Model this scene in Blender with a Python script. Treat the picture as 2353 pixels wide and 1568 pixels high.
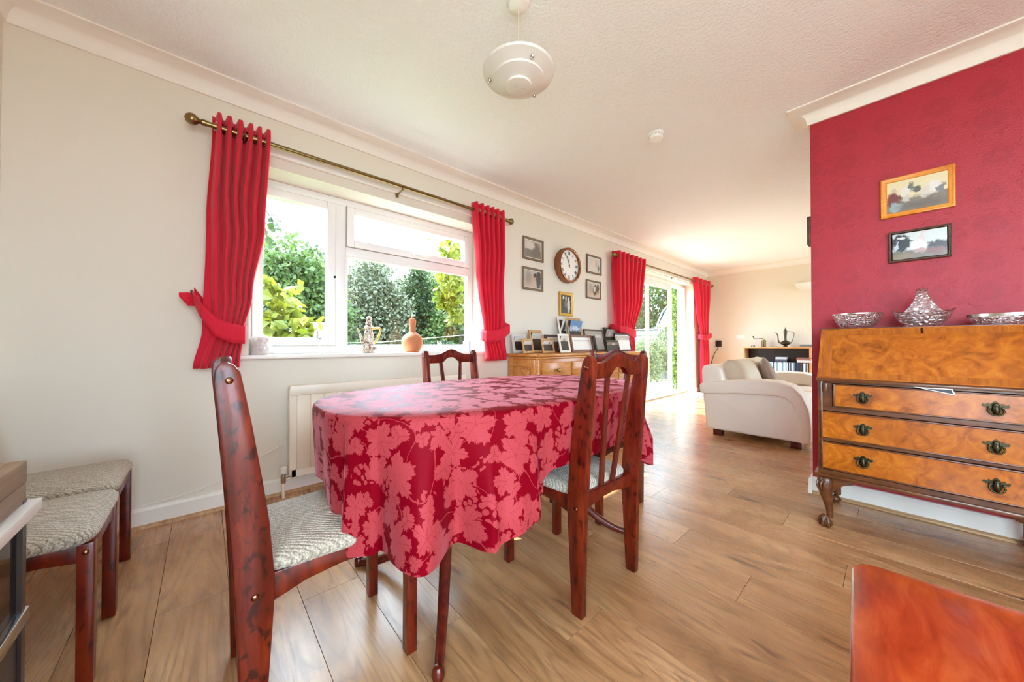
import bpy, bmesh, math, random
import numpy as np
from mathutils import Vector, Matrix
PI = math.pi
for o in list(bpy.data.objects): bpy.data.objects.remove(o)
sc = bpy.context.scene
C = sc.collection
random.seed(7)

# ------------------------------------------------------------------ camera, world, sun, exposure
YAW, PITCH, F_PX, CAM_Z = 0.7318, 0.0097, 785.44, 0.9229
cam_d = bpy.data.cameras.new('camera'); cam = bpy.data.objects.new('camera', cam_d); C.objects.link(cam)
cam_d.sensor_fit = 'HORIZONTAL'; cam_d.sensor_width = 36.0; cam_d.lens = F_PX / 2353 * 36.0
cam_d.clip_start = 0.02; cam_d.clip_end = 200
_f = Vector((math.sin(YAW) * math.cos(PITCH), math.cos(YAW) * math.cos(PITCH), math.sin(PITCH)))
_r = Vector((math.cos(YAW), -math.sin(YAW), 0)); _u = _r.cross(_f)
cam.matrix_world = Matrix(((_r.x, _u.x, -_f.x, 0), (_r.y, _u.y, -_f.y, 0), (_r.z, _u.z, -_f.z, CAM_Z), (0, 0, 0, 1)))
sc.camera = cam

world = bpy.data.worlds.new('sky'); sc.world = world; world.use_nodes = True
wb = world.node_tree.nodes['Background']
wb.inputs['Color'].default_value = (0.74, 0.94, 1.16, 1); wb.inputs['Strength'].default_value = 3.2
sun_d = bpy.data.lights.new('sun', 'SUN'); sun = bpy.data.objects.new('sun', sun_d); C.objects.link(sun)
sun_d.energy = 3.4; sun_d.angle = math.radians(0.6); sun_d.color = (1.0, 0.97, 0.93)
sun.rotation_euler = Vector((0.46, -1.0, -1.18)).to_track_quat('-Z', 'Y').to_euler()
sun.location = (-4, 8, 7)
sc.view_settings.view_transform = 'Standard'; sc.view_settings.look = 'None'
sc.view_settings.gamma = 1.0; sc.view_settings.use_curve_mapping = False
sc.view_settings.exposure = 2.6
sc.cycles.max_bounces = 14; sc.cycles.diffuse_bounces = 12; sc.cycles.glossy_bounces = 4
sc.cycles.transmission_bounces = 8; sc.cycles.transparent_max_bounces = 16
sc.cycles.caustics_reflective = False; sc.cycles.caustics_refractive = False
sc.cycles.sample_clamp_indirect = 6.0

# ------------------------------------------------------------------ room dimensions (metres)
D, XL, XF, YB, H, ZC = 2.535, -0.653, 7.67, -1.95, 2.40, 2.31     # window wall, left wall, far wall, back wall, ceiling, coving
W, WE, WT = 2.833, 0.339, 0.10                                      # red partition: face, end, thickness
WX0, WX1, WZ0, WZ1 = 0.19, 1.94, 0.86, 2.01                         # window opening
DX0, DX1, DZ1 = 4.20, 6.95, 2.06                                    # patio door opening

# ------------------------------------------------------------------ helpers
def lin(c):
    return tuple(((v / 255) / 12.92 if v / 255 <= 0.04045 else ((v / 255 + 0.055) / 1.055) ** 2.4) for v in c) + (1.0,)

class MB:
    def __init__(s): s.v = []; s.f = []; s.uv = None
    def add(s, vs, fs):
        o = len(s.v); s.v += [tuple(v) for v in vs]; s.f += [tuple(i + o for i in f) for f in fs]; return s
    def box(s, x0, x1, y0, y1, z0, z1):
        return s.add([(x0, y0, z0), (x1, y0, z0), (x1, y1, z0), (x0, y1, z0), (x0, y0, z1), (x1, y0, z1), (x1, y1, z1), (x0, y1, z1)],
                     [(0, 3, 2, 1), (4, 5, 6, 7), (0, 1, 5, 4), (1, 2, 6, 5), (2, 3, 7, 6), (3, 0, 4, 7)])
    def prism(s, poly, a0, a1, axis):
        n = len(poly)
        def P(p, a): return (a, p[0], p[1]) if axis == 'x' else (p[0], a, p[1]) if axis == 'y' else (p[0], p[1], a)
        vs = [P(p, a0) for p in poly] + [P(p, a1) for p in poly]
        return s.add(vs, [tuple(range(n)), tuple(range(2 * n - 1, n - 1, -1))] + [(i, (i + 1) % n, (i + 1) % n + n, i + n) for i in range(n)])
    def tube(s, pts, r, n=8, flat=None):
        pts = [Vector(p) for p in pts]; m = len(pts)
        rr = r if isinstance(r, (list, tuple)) else [r] * m
        t0 = (pts[1] - pts[0]).normalized(); nrm = t0.orthogonal().normalized(); vs = []
        for i, p in enumerate(pts):
            t = ((pts[min(i + 1, m - 1)] - pts[max(i - 1, 0)])).normalized()
            nrm = (nrm - t * nrm.dot(t)).normalized(); b = t.cross(nrm)
            for k in range(n):
                a = 2 * PI * k / n; vs.append(p + (nrm * math.cos(a) + b * math.sin(a)) * rr[i])
        fs = [(i * n + k, i * n + (k + 1) % n, (i + 1) * n + (k + 1) % n, (i + 1) * n + k) for i in range(m - 1) for k in range(n)]
        return s.add(vs, fs + [tuple(range(n - 1, -1, -1)), tuple(range((m - 1) * n, m * n))])
    def lathe(s, prof, c=(0, 0, 0), n=24, axis='z', sx=1.0, sy=1.0, a0=0.0, a1=2 * PI):
        m = len(prof); full = abs(a1 - a0 - 2 * PI) < 1e-6; k2 = n if full else n + 1; vs = []
        for r, h in prof:
            for k in range(k2):
                a = a0 + (a1 - a0) * k / n; x, y = r * math.cos(a) * sx, r * math.sin(a) * sy
                vs.append((c[0] + x, c[1] + y, c[2] + h) if axis == 'z' else (c[0] + h, c[1] + x, c[2] + y) if axis == 'x' else (c[0] + x, c[1] + h, c[2] + y))
        fs = []
        for i in range(m - 1):
            for k in range(n):
                k1 = (k + 1) % k2 if full else k + 1
                fs.append((i * k2 + k, i * k2 + k1, (i + 1) * k2 + k1, (i + 1) * k2 + k))
        return s.add(vs, fs)
    def surf(s, fn, nu, nv, wrap=False):
        vs = [fn(i / nu, j / nv) for j in range(nv + 1) for i in range(nu + (0 if wrap else 1))]
        w = nu if wrap else nu + 1
        return s.add(vs, [(j * w + i, j * w + (i + 1) % w, (j + 1) * w + (i + 1) % w, (j + 1) * w + i) for j in range(nv) for i in range(nu)])
    def beam(s, p0, p1, wx, wy, wx1=None, wy1=None):
        wx1 = wx if wx1 is None else wx1; wy1 = wy if wy1 is None else wy1
        vs = []
        for p, a, b in ((p0, wx, wy), (p1, wx1, wy1)):
            vs += [(p[0] - a / 2, p[1] - b / 2, p[2]), (p[0] + a / 2, p[1] - b / 2, p[2]), (p[0] + a / 2, p[1] + b / 2, p[2]), (p[0] - a / 2, p[1] + b / 2, p[2])]
        return s.add(vs, [(0, 3, 2, 1), (4, 5, 6, 7), (0, 1, 5, 4), (1, 2, 6, 5), (2, 3, 7, 6), (3, 0, 4, 7)])
    def build(s, name, mat, parent=None, smooth=False, bevel=0.0, seg=2, solid=0.0, sub=0, loc=None, rot=None, angle=40):
        me = bpy.data.meshes.new(name); me.from_pydata(s.v, [], s.f)
        bm = bmesh.new(); bm.from_mesh(me)
        bmesh.ops.recalc_face_normals(bm, faces=bm.faces)
        if bevel > 0:
            es = [e for e in bm.edges if len(e.link_faces) == 2 and e.calc_face_angle(0) > 0.5]
            bmesh.ops.bevel(bm, geom=es, offset=bevel, segments=seg, profile=0.5, affect='EDGES', clamp_overlap=True)
        if s.uv is not None and bevel == 0:
            l = bm.loops.layers.uv.new('UVMap')
            for f in bm.faces:
                for lp in f.loops: lp[l].uv = s.uv[lp.vert.index]
        bm.to_mesh(me); bm.free()
        if smooth or bevel > 0:
            me.polygons.foreach_set('use_smooth', [True] * len(me.polygons))
            if hasattr(me, 'set_sharp_from_angle'): me.set_sharp_from_angle(angle=math.radians(angle))
        me.materials.append(mat)
        o = bpy.data.objects.new(name, me); C.objects.link(o)
        if parent is not None: o.parent = parent
        if loc is not None: o.location = loc
        if rot is not None: o.rotation_euler = rot
        if solid: m = o.modifiers.new('thickness', 'SOLIDIFY'); m.thickness = solid; m.offset = 0
        if sub: m = o.modifiers.new('smooth', 'SUBSURF'); m.levels = sub; m.render_levels = sub
        return o

def tag(o, label, cat, group=None, kind=None):
    o['label'] = label; o['category'] = cat
    if group: o['group'] = group
    if kind: o['kind'] = kind
    return o
def thing(name, label, cat, loc=(0, 0, 0), rz=0.0, group=None, kind=None, rot=None):
    o = bpy.data.objects.new(name, None); C.objects.link(o); o.empty_display_size = 0.1
    o.location = loc; o.rotation_euler = rot if rot is not None else (0, 0, rz)
    return tag(o, label, cat, group, kind)
def copy_tree(o, parent=None):
    c = o.copy(); C.objects.link(c); c.parent = parent
    for ch in list(o.children): copy_tree(ch, c)
    return c
def rbox(x0, x1, y0, y1, z0, z1): return MB().box(x0, x1, y0, y1, z0, z1)

# ------------------------------------------------------------------ materials
def newmat(name):
    m = bpy.data.materials.new(name); m.use_nodes = True; nt = m.node_tree
    return m, nt, nt.nodes['Principled BSDF']
def nd(nt, typ, ins=None, **kw):
    n = nt.nodes.new(typ)
    for k, v in kw.items(): setattr(n, k, v)
    for k, v in (ins or {}).items():
        if isinstance(v, bpy.types.NodeSocket): nt.links.new(v, n.inputs[k])
        else: n.inputs[k].default_value = v
    return n
def mth(nt, op, a, b=0.0, c=0.0, clamp=False):
    n = nt.nodes.new('ShaderNodeMath'); n.operation = op; n.use_clamp = clamp
    for i, v in enumerate((a, b, c)):
        if isinstance(v, bpy.types.NodeSocket): nt.links.new(v, n.inputs[i])
        else: n.inputs[i].default_value = v
    return n.outputs[0]
def mixc(nt, fac, a, b, mode='MIX'):
    n = nt.nodes.new('ShaderNodeMix'); n.data_type = 'RGBA'; n.blend_type = mode
    for s, v in ((n.inputs[0], fac), (n.inputs[6], a), (n.inputs[7], b)):
        if isinstance(v, bpy.types.NodeSocket): nt.links.new(v, s)
        else: s.default_value = v
    return n.outputs[2]
def ramp(nt, fac, stops):
    n = nt.nodes.new('ShaderNodeValToRGB'); cr = n.color_ramp
    while len(cr.elements) < len(stops): cr.elements.new(0.5)
    for e, (p, c) in zip(cr.elements, stops): e.position = p; e.color = c
    nt.links.new(fac, n.inputs[0]); return n.outputs[0]
def bump(nt, bs, h, strength, dist=0.01):
    b = nd(nt, 'ShaderNodeBump', {'Strength': strength, 'Distance': dist, 'Height': h}); nt.links.new(b.outputs[0], bs.inputs['Normal'])
def coords(nt, which='Object', scale=(1, 1, 1), rot=(0, 0, 0), rnd=0.0):
    t = nd(nt, 'ShaderNodeTexCoord').outputs[which]
    if rnd:
        oi = nd(nt, 'ShaderNodeObjectInfo').outputs['Random']
        cx = nd(nt, 'ShaderNodeCombineXYZ', {0: mth(nt, 'MULTIPLY', oi, rnd), 1: mth(nt, 'MULTIPLY', oi, rnd * 1.7), 2: mth(nt, 'MULTIPLY', oi, rnd * 0.6)}).outputs[0]
        t = nd(nt, 'ShaderNodeVectorMath', {0: t, 1: cx}, operation='ADD').outputs[0]
    return nd(nt, 'ShaderNodeMapping', {'Vector': t, 'Scale': scale, 'Rotation': rot}).outputs[0]
def simple(name, col, rough=0.5, metal=0.0, var=0.0, vscale=8.0, bmp=None, **ex):
    m, nt, bs = newmat(name); c = lin(col); bs.inputs['Roughness'].default_value = rough; bs.inputs['Metallic'].default_value = metal
    v = coords(nt)
    nz = nd(nt, 'ShaderNodeTexNoise', {'Vector': v, 'Scale': vscale, 'Detail': 4.0}).outputs[0]
    d = tuple(x * (1 - max(var, 0.02)) for x in c[:3]) + (1,)
    nt.links.new(mixc(nt, nz, d, c), bs.inputs['Base Color'])
    if bmp:
        bn = nd(nt, 'ShaderNodeTexNoise', {'Vector': v, 'Scale': bmp[0], 'Detail': 3.0}).outputs[0]; bump(nt, bs, bn, bmp[1], bmp[2] if len(bmp) > 2 else 0.003)
    for k, x in ex.items(): bs.inputs[k.replace('_', ' ')].default_value = x
    return m
def wood(name, dark, mid, light, stretch=(14, 1.2, 14), rough=0.3, scale=3.0, coat=0.0, blotch=0.0, rnd=5.0, burl=False, which='Object', grain=0.25):
    m, nt, bs = newmat(name); v = coords(nt, which, stretch, rnd=rnd)
    if burl:
        v = coords(nt, which, (1, 1, 1), rnd=rnd)
        n1 = nd(nt, 'ShaderNodeTexNoise', {'Vector': v, 'Scale': scale, 'Detail': 7.0, 'Roughness': 0.62, 'Distortion': 1.3}).outputs[0]
    else:
        n1 = nd(nt, 'ShaderNodeTexNoise', {'Vector': v, 'Scale': scale, 'Detail': 6.0, 'Roughness': 0.6, 'Distortion': 0.6}).outputs[0]
    col = ramp(nt, n1, [(0.28, lin(dark)), (0.5, lin(mid)), (0.72, lin(light))])
    fine = nd(nt, 'ShaderNodeTexNoise', {'Vector': v, 'Scale': scale * 9, 'Detail': 3.0}).outputs[0]
    col = mixc(nt, mth(nt, 'MULTIPLY', fine, grain), col, lin(dark), 'MIX')
    if blotch:
        v2 = coords(nt, which, (24, 24, 13), rnd=rnd + 2)
        b = nd(nt, 'ShaderNodeTexNoise', {'Vector': v2, 'Scale': 2.3, 'Detail': 3.0, 'Distortion': 0.5}).outputs[0]
        bm_ = ramp(nt, b, [(0.54, (0, 0, 0, 1)), (0.66, (1, 1, 1, 1))])
        col = mixc(nt, mth(nt, 'MULTIPLY', bm_, blotch), col, tuple(x * 0.16 for x in lin(dark)[:3]) + (1,))
    nt.links.new(col, bs.inputs['Base Color']); bs.inputs['Roughness'].default_value = rough
    bs.inputs['Specular IOR Level'].default_value = 0.35; bs.inputs['Coat Weight'].default_value = coat; bs.inputs['Coat Roughness'].default_value = 0.12
    bump(nt, bs, fine, 0.08, 0.002)
    return m
def polar(nt, vec, scale, rnd_amt, twist):
    """cell-centred polar coordinates: returns radius, angle, cell colour"""
    v = nd(nt, 'ShaderNodeVectorMath', {0: vec, 'Scale': scale}, operation='SCALE').outputs[0]
    vo = nd(nt, 'ShaderNodeTexVoronoi', {'Vector': v, 'Scale': 1.0, 'Randomness': rnd_amt}, voronoi_dimensions='2D')
    d = nd(nt, 'ShaderNodeVectorMath', {0: v, 1: vo.outputs['Position']}, operation='SUBTRACT').outputs[0]
    sp = nd(nt, 'ShaderNodeSeparateXYZ', {0: d}); r = nd(nt, 'ShaderNodeVectorMath', {0: nd(nt, 'ShaderNodeCombineXYZ', {0: sp.outputs[0], 1: sp.outputs[1]}).outputs[0]}, operation='LENGTH').outputs['Value']
    cs = nd(nt, 'ShaderNodeSeparateColor', {0: vo.outputs['Color']})
    a = mth(nt, 'ADD', mth(nt, 'ARCTAN2', sp.outputs[1], sp.outputs[0]), mth(nt, 'MULTIPLY', cs.outputs[0], twist))
    return r, a, cs.outputs[1]
def leaf_mask(nt, vec, scale, R, lobes, rnd_amt=0.75, serr=0.03, vein=0.016):
    r, a, k = polar(nt, vec, scale, rnd_amt, 6.28)
    lob = mth(nt, 'POWER', mth(nt, 'ABSOLUTE', mth(nt, 'COSINE', mth(nt, 'MULTIPLY', a, lobes / 2))), 0.55)
    edge = mth(nt, 'MULTIPLY_ADD', lob, R * 0.55, R * 0.45)
    edge = mth(nt, 'ADD', edge, mth(nt, 'MULTIPLY', mth(nt, 'COSINE', mth(nt, 'MULTIPLY', a, 23.0)), serr))
    edge = mth(nt, 'ADD', edge, mth(nt, 'MULTIPLY', mth(nt, 'COSINE', mth(nt, 'MULTIPLY', a, 41.0)), serr * .6))
    edge = mth(nt, 'MULTIPLY', edge, mth(nt, 'MULTIPLY_ADD', k, 0.35, 0.78))
    m = mth(nt, 'MULTIPLY', mth(nt, 'SUBTRACT', edge, r), 40.0, clamp=True)
    ve = mth(nt, 'MULTIPLY', mth(nt, 'ABSOLUTE', mth(nt, 'SINE', mth(nt, 'MULTIPLY', a, lobes / 2))), r)
    ve = mth(nt, 'GREATER_THAN', ve, vein)
    sv = mth(nt, 'SINE', mth(nt, 'MULTIPLY_ADD', r, 60.0, mth(nt, 'MULTIPLY', mth(nt, 'ABSOLUTE', mth(nt, 'SINE', mth(nt, 'MULTIPLY', a, lobes / 2))), -9.0)))
    sv = mth(nt, 'MULTIPLY_ADD', mth(nt, 'GREATER_THAN', sv, 0.86), -0.22, 1.0)
    return m, mth(nt, 'MULTIPLY', m, mth(nt, 'MULTIPLY', sv, mth(nt, 'MULTIPLY_ADD', ve, 0.42, 0.58))), r
def mat_cloth():
    m, nt, bs = newmat('damask'); uv = nd(nt, 'ShaderNodeTexCoord').outputs['UV']
    nz = nd(nt, 'ShaderNodeTexNoise', {'Vector': uv, 'Scale': 14.0, 'Detail': 2.0}, noise_dimensions='2D')
    wob = nd(nt, 'ShaderNodeVectorMath', {0: nd(nt, 'ShaderNodeVectorMath', {0: nz.outputs['Color'], 1: (0.5, 0.5, 0.5)}, operation='SUBTRACT').outputs[0], 'Scale': 0.022}, operation='SCALE').outputs[0]
    p = nd(nt, 'ShaderNodeVectorMath', {0: uv, 1: wob}, operation='ADD').outputs[0]
    _, a, _ = leaf_mask(nt, p, 8.4, 0.45, 5.0, 0.55, 0.026, 0.018)
    p2 = nd(nt, 'ShaderNodeVectorMath', {0: p, 1: (3.37, 1.71, 0)}, operation='ADD').outputs[0]
    _, b, _ = leaf_mask(nt, p2, 12.0, 0.35, 3.0, 0.8, 0.025, 0.02)
    r3, _, k3 = polar(nt, p2, 52.0, 0.55, 0.0)
    gate = nd(nt, 'ShaderNodeTexNoise', {'Vector': p2, 'Scale': 9.0, 'Detail': 0.0}, noise_dimensions='2D').outputs[0]
    ber = mth(nt, 'MULTIPLY', mth(nt, 'MULTIPLY', mth(nt, 'SUBTRACT', 0.42, r3), 20, clamp=True), mth(nt, 'GREATER_THAN', gate, 0.6))
    ten = nd(nt, 'ShaderNodeTexNoise', {'Vector': p, 'Scale': 6.5, 'Detail': 0.0}, noise_dimensions='2D').outputs[0]
    ten = mth(nt, 'LESS_THAN', mth(nt, 'ABSOLUTE', mth(nt, 'SUBTRACT', ten, 0.46)), 0.006)
    mask = mth(nt, 'MAXIMUM', mth(nt, 'MAXIMUM', a, mth(nt, 'MULTIPLY', b, 0.95)), mth(nt, 'MAXIMUM', mth(nt, 'MULTIPLY', ber, 0.85), mth(nt, 'MULTIPLY', ten, 0.7)))
    fz = nd(nt, 'ShaderNodeTexNoise', {'Vector': uv, 'Scale': 420.0, 'Detail': 1.0}, noise_dimensions='2D').outputs[0]
    mk = mth(nt, 'MULTIPLY', mask, mth(nt, 'MULTIPLY_ADD', fz, 0.35, 0.8), clamp=True)
    nt.links.new(mixc(nt, mk, lin((112, 2, 18)), lin((158, 56, 60))), bs.inputs['Base Color'])
    nt.links.new(mth(nt, 'MULTIPLY_ADD', mask, 0.14, 0.44), bs.inputs['Roughness'])
    nt.links.new(mth(nt, 'MULTIPLY_ADD', mk, 0.3, 0.12), bs.inputs['Specular IOR Level']); bs.inputs['Specular Tint'].default_value = lin((255, 140, 155)); nt.links.new(mth(nt, 'MULTIPLY_ADD', mk, 0.5, 0.03), bs.inputs['Sheen Weight']); bs.inputs['Sheen Roughness'].default_value = 0.35; bs.inputs['Sheen Tint'].default_value = lin((255, 170, 185))
    bump(nt, bs, mk, 0.12, 0.001)
    return m
def mat_wallpaper():
    m, nt, bs = newmat('red_embossed_wallpaper'); v = coords(nt)
    sp = nd(nt, 'ShaderNodeSeparateXYZ', {0: v}); p = nd(nt, 'ShaderNodeCombineXYZ', {0: sp.outputs[1], 1: sp.outputs[2]}).outputs[0]
    nz = nd(nt, 'ShaderNodeTexNoise', {'Vector': p, 'Scale': 9.0, 'Detail': 2.0})
    p = nd(nt, 'ShaderNodeVectorMath', {0: p, 1: nd(nt, 'ShaderNodeVectorMath', {0: nz.outputs['Color'], 'Scale': 0.03}, operation='SCALE').outputs[0]}, operation='ADD').outputs[0]
    a, av, r = leaf_mask(nt, p, 6.0, 0.5, 6.0, 0.25, 0.02, 0.02)
    ringm = mth(nt, 'MULTIPLY', mth(nt, 'ABSOLUTE', mth(nt, 'SINE', mth(nt, 'MULTIPLY', r, 9.0))), av)
    fz = nd(nt, 'ShaderNodeTexNoise', {'Vector': v, 'Scale': 150.0, 'Detail': 3.0, 'Roughness': 0.6}).outputs[0]
    h = mth(nt, 'ADD', mth(nt, 'MULTIPLY', ringm, 0.5), fz)
    nt.links.new(mixc(nt, ringm, lin((170, 28, 46)), lin((160, 25, 44))), bs.inputs['Base Color'])
    bs.inputs['Roughness'].default_value = 0.47; bump(nt, bs, h, 0.55, 0.003)
    return m
def mat_floor():
    m, nt, bs = newmat('oak_laminate'); oi = nd(nt, 'ShaderNodeObjectInfo').outputs['Random']
    v = coords(nt, 'Object', (6.5, 0.9, 1), rnd=37.0)
    wv = nd(nt, 'ShaderNodeTexNoise', {'Vector': v, 'Scale': 1.1, 'Detail': 2.0, 'Distortion': 0.5}).outputs[0]
    rings = mth(nt, 'FRACT', mth(nt, 'MULTIPLY', wv, 15.0))
    rings = mth(nt, 'ABSOLUTE', mth(nt, 'MULTIPLY_ADD', rings, 2.0, -1.0))
    v2 = coords(nt, 'Object', (60, 4.5, 1), rnd=37.0)
    fib = nd(nt, 'ShaderNodeTexNoise', {'Vector': v2, 'Scale': 2.0, 'Detail': 5.0, 'Roughness': 0.65}).outputs[0]
    v3 = coords(nt, 'Object', (3.2, 0.9, 1), rnd=37.0)
    cl = nd(nt, 'ShaderNodeTexNoise', {'Vector': v3, 'Scale': 2.2, 'Detail': 3.0}).outputs[0]
    base = ramp(nt, cl, [(0.25, lin((156, 110, 68))), (0.5, lin((192, 143, 96))), (0.75, lin((214, 170, 122)))])
    base = mixc(nt, mth(nt, 'MULTIPLY', mth(nt, 'POWER', rings, 3.0), 0.5), base, lin((120, 82, 54)))
    base = mixc(nt, ramp(nt, fib, [(0.42, (0, 0, 0, 1)), (0.68, (0.5, 0.5, 0.5, 1))]), base, lin((126, 88, 60)))
    v4 = coords(nt, 'Object', (7, 2.0, 1), rnd=91.0)
    kn = nd(nt, 'ShaderNodeTexNoise', {'Vector': v4, 'Scale': 1.2, 'Detail': 4.0, 'Distortion': 0.8}).outputs[0]
    base = mixc(nt, ramp(nt, kn, [(0.62, (0, 0, 0, 1)), (0.72, (0.8, 0.8, 0.8, 1))]), base, lin((84, 56, 38)))
    tone = mth(nt, 'MULTIPLY_ADD', oi, 0.22, 0.89)
    tc = nd(nt, 'ShaderNodeCombineColor', {0: tone, 1: mth(nt, 'POWER', tone, 1.1), 2: mth(nt, 'POWER', tone, 1.3)}).outputs[0]
    nt.links.new(mixc(nt, 1.0, base, tc, 'MULTIPLY'), bs.inputs['Base Color'])
    nt.links.new(mth(nt, 'MULTIPLY_ADD', fib, 0.15, 0.2), bs.inputs['Roughness']); bs.inputs['Specular IOR Level'].default_value = 0.5
    bump(nt, bs, fib, 0.05, 0.001)
    return m
def mat_tweed(name, a, b, c):
    m, nt, bs = newmat(name); v = coords(nt, 'Object', (1, 1, 1), (0, 0, 0.55))
    w = nd(nt, 'ShaderNodeTexWave', {'Vector': v, 'Scale': 34.0, 'Distortion': 1.2, 'Detail': 2.0, 'Detail Scale': 4.0}, wave_type='BANDS').outputs[1]
    n = nd(nt, 'ShaderNodeTexNoise', {'Vector': v, 'Scale': 260.0, 'Detail': 2.0}).outputs[0]
    col = mixc(nt, ramp(nt, n, [(0.4, (0, 0, 0, 1)), (0.6, (1, 1, 1, 1))]), lin(a), lin(b))
    col = mixc(nt, mth(nt, 'MULTIPLY', mth(nt, 'POWER', w, 5.0), 0.6), col, lin(c))
    nt.links.new(col, bs.inputs['Base Color']); bs.inputs['Roughness'].default_value = 0.95; bs.inputs['Sheen Weight'].default_value = 0.2
    bump(nt, bs, mth(nt, 'SUBTRACT', n, mth(nt, 'MULTIPLY', w, 0.6)), 0.8, 0.004)
    return m
def mat_curtain():
    m, nt, bs = newmat('red_curtain_cotton'); v = coords(nt, 'Object', (120, 120, 14))
    n = nd(nt, 'ShaderNodeTexNoise', {'Vector': v, 'Scale': 1.0, 'Detail': 3.0}).outputs[0]
    col = mixc(nt, n, lin((212, 10, 44)), lin((234, 28, 62)))
    nt.links.new(col, bs.inputs['Base Color']); bs.inputs['Roughness'].default_value = 0.8; bs.inputs['Sheen Weight'].default_value = 0.15
    tr = nd(nt, 'ShaderNodeBsdfTranslucent', {'Color': col}); mx = nd(nt, 'ShaderNodeMixShader', {0: 0.22, 1: bs.outputs[0], 2: tr.outputs[0]})
    nt.links.new(mx.outputs[0], nt.nodes['Material Output'].inputs[0]); bump(nt, bs, n, 0.15, 0.001)
    return m
def mat_leaf(name, a, b, trans=0.45, rough=0.5):
    m, nt, bs = newmat(name); g = nd(nt, 'ShaderNodeNewGeometry').outputs['Random Per Island']
    n = nd(nt, 'ShaderNodeTexNoise', {'Vector': coords(nt), 'Scale': 1.6, 'Detail': 2.0}).outputs[0]
    k = mth(nt, 'MULTIPLY_ADD', g, 0.6, mth(nt, 'MULTIPLY_ADD', n, 0.9, -0.3), clamp=True)
    col = mixc(nt, k, lin(a), lin(b)); nt.links.new(col, bs.inputs['Base Color']); bs.inputs['Roughness'].default_value = rough
    tr = nd(nt, 'ShaderNodeBsdfTranslucent', {'Color': col}); mx = nd(nt, 'ShaderNodeMixShader', {0: trans, 1: bs.outputs[0], 2: tr.outputs[0]})
    nt.links.new(mx.outputs[0], nt.nodes['Material Output'].inputs[0])
    return m
def mat_pane():
    m, nt, bs = newmat('window_glass'); nt.nodes.remove(bs)
    t = nd(nt, 'ShaderNodeBsdfTransparent', {'Color': (0.96, 0.98, 0.97, 1)}); g = nd(nt, 'ShaderNodeBsdfGlossy', {'Roughness': 0.0})
    bf = nd(nt, 'ShaderNodeNewGeometry').outputs['Backfacing']
    fr = nd(nt, 'ShaderNodeFresnel', {'IOR': mth(nt, 'MULTIPLY_ADD', bf, 1 / 1.3 - 1.3, 1.3)})
    mx = nd(nt, 'ShaderNodeMixShader', {0: fr.outputs[0], 1: t.outputs[0], 2: g.outputs[0]})
    nt.links.new(mx.outputs[0], nt.nodes['Material Output'].inputs[0]); return m
def mat_crystal(name='cut_crystal', tint=(0.97, 0.96, 0.96, 1), cut=60.0, body=0.45):
    m, nt, bs = newmat(name); nt.nodes.remove(bs); v = coords(nt)
    vo = nd(nt, 'ShaderNodeTexVoronoi', {'Vector': v, 'Scale': cut}, feature='DISTANCE_TO_EDGE').outputs[0]
    b = nd(nt, 'ShaderNodeBump', {'Strength': 0.9, 'Distance': 0.01, 'Height': vo})
    t = nd(nt, 'ShaderNodeBsdfTransparent', {'Color': tint})
    g = nd(nt, 'ShaderNodeBsdfGlass', {'Color': tint, 'Roughness': 0.03, 'IOR': 1.5, 'Normal': b.outputs[0]})
    gl = nd(nt, 'ShaderNodeBsdfGlossy', {'Roughness': 0.06, 'Normal': b.outputs[0]})
    m1 = nd(nt, 'ShaderNodeMixShader', {0: body, 1: t.outputs[0], 2: g.outputs[0]})
    m2 = nd(nt, 'ShaderNodeMixShader', {0: 0.2, 1: m1.outputs[0], 2: gl.outputs[0]})
    nt.links.new(m2.outputs[0], nt.nodes['Material Output'].inputs[0]); return m
def mat_print(name, bg, bg2, blobs, rough=0.25, horizon=0.5):
    """flat photographic print: two-tone ground with soft ellipses (cx, cy, rx, ry, colour, hardness) in 0..1 space"""
    m, nt, bs = newmat(name); uv = nd(nt, 'ShaderNodeTexCoord').outputs['Generated']
    ds_ = nd(nt, 'ShaderNodeTexNoise', {'Vector': uv, 'Scale': 7.0, 'Detail': 4.0, 'Roughness': 0.7}).outputs['Color']
    ds_ = nd(nt, 'ShaderNodeVectorMath', {0: nd(nt, 'ShaderNodeVectorMath', {0: ds_, 1: (0.5, 0.5, 0.5)}, operation='SUBTRACT').outputs[0], 'Scale': 0.3}, operation='SCALE').outputs[0]
    sp = nd(nt, 'ShaderNodeSeparateXYZ', {0: nd(nt, 'ShaderNodeVectorMath', {0: uv, 1: ds_}, operation='ADD').outputs[0]}); x, y = sp.outputs[0], sp.outputs[2]
    nz = nd(nt, 'ShaderNodeTexNoise', {'Vector': uv, 'Scale': 9.0, 'Detail': 4.0}).outputs[0]
    col = mixc(nt, mth(nt, 'MULTIPLY', mth(nt, 'SUBTRACT', mth(nt, 'MULTIPLY_ADD', nz, 0.12, y), horizon), 12.0, clamp=True), lin(bg2), lin(bg))
    for cx, cy, rx, ry, c, hd in blobs:
        dx = mth(nt, 'MULTIPLY_ADD', x, 1 / rx, -cx / rx); dy = mth(nt, 'MULTIPLY_ADD', y, 1 / ry, -cy / ry)
        rr = mth(nt, 'SQRT', mth(nt, 'ADD', mth(nt, 'MULTIPLY', dx, dx), mth(nt, 'MULTIPLY', dy, dy)))
        rr = mth(nt, 'ADD', rr, mth(nt, 'MULTIPLY_ADD', nz, 0.5, -0.25))
        col = mixc(nt, mth(nt, 'MULTIPLY', mth(nt, 'SUBTRACT', 1.0, rr), hd * .55, clamp=True), col, lin(c))
    col = mixc(nt, mth(nt, 'MULTIPLY', nz, 0.15), col, lin((60, 55, 50)))
    nt.links.new(col, bs.inputs['Base Color']); bs.inputs['Roughness'].default_value = rough
    return m

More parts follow.
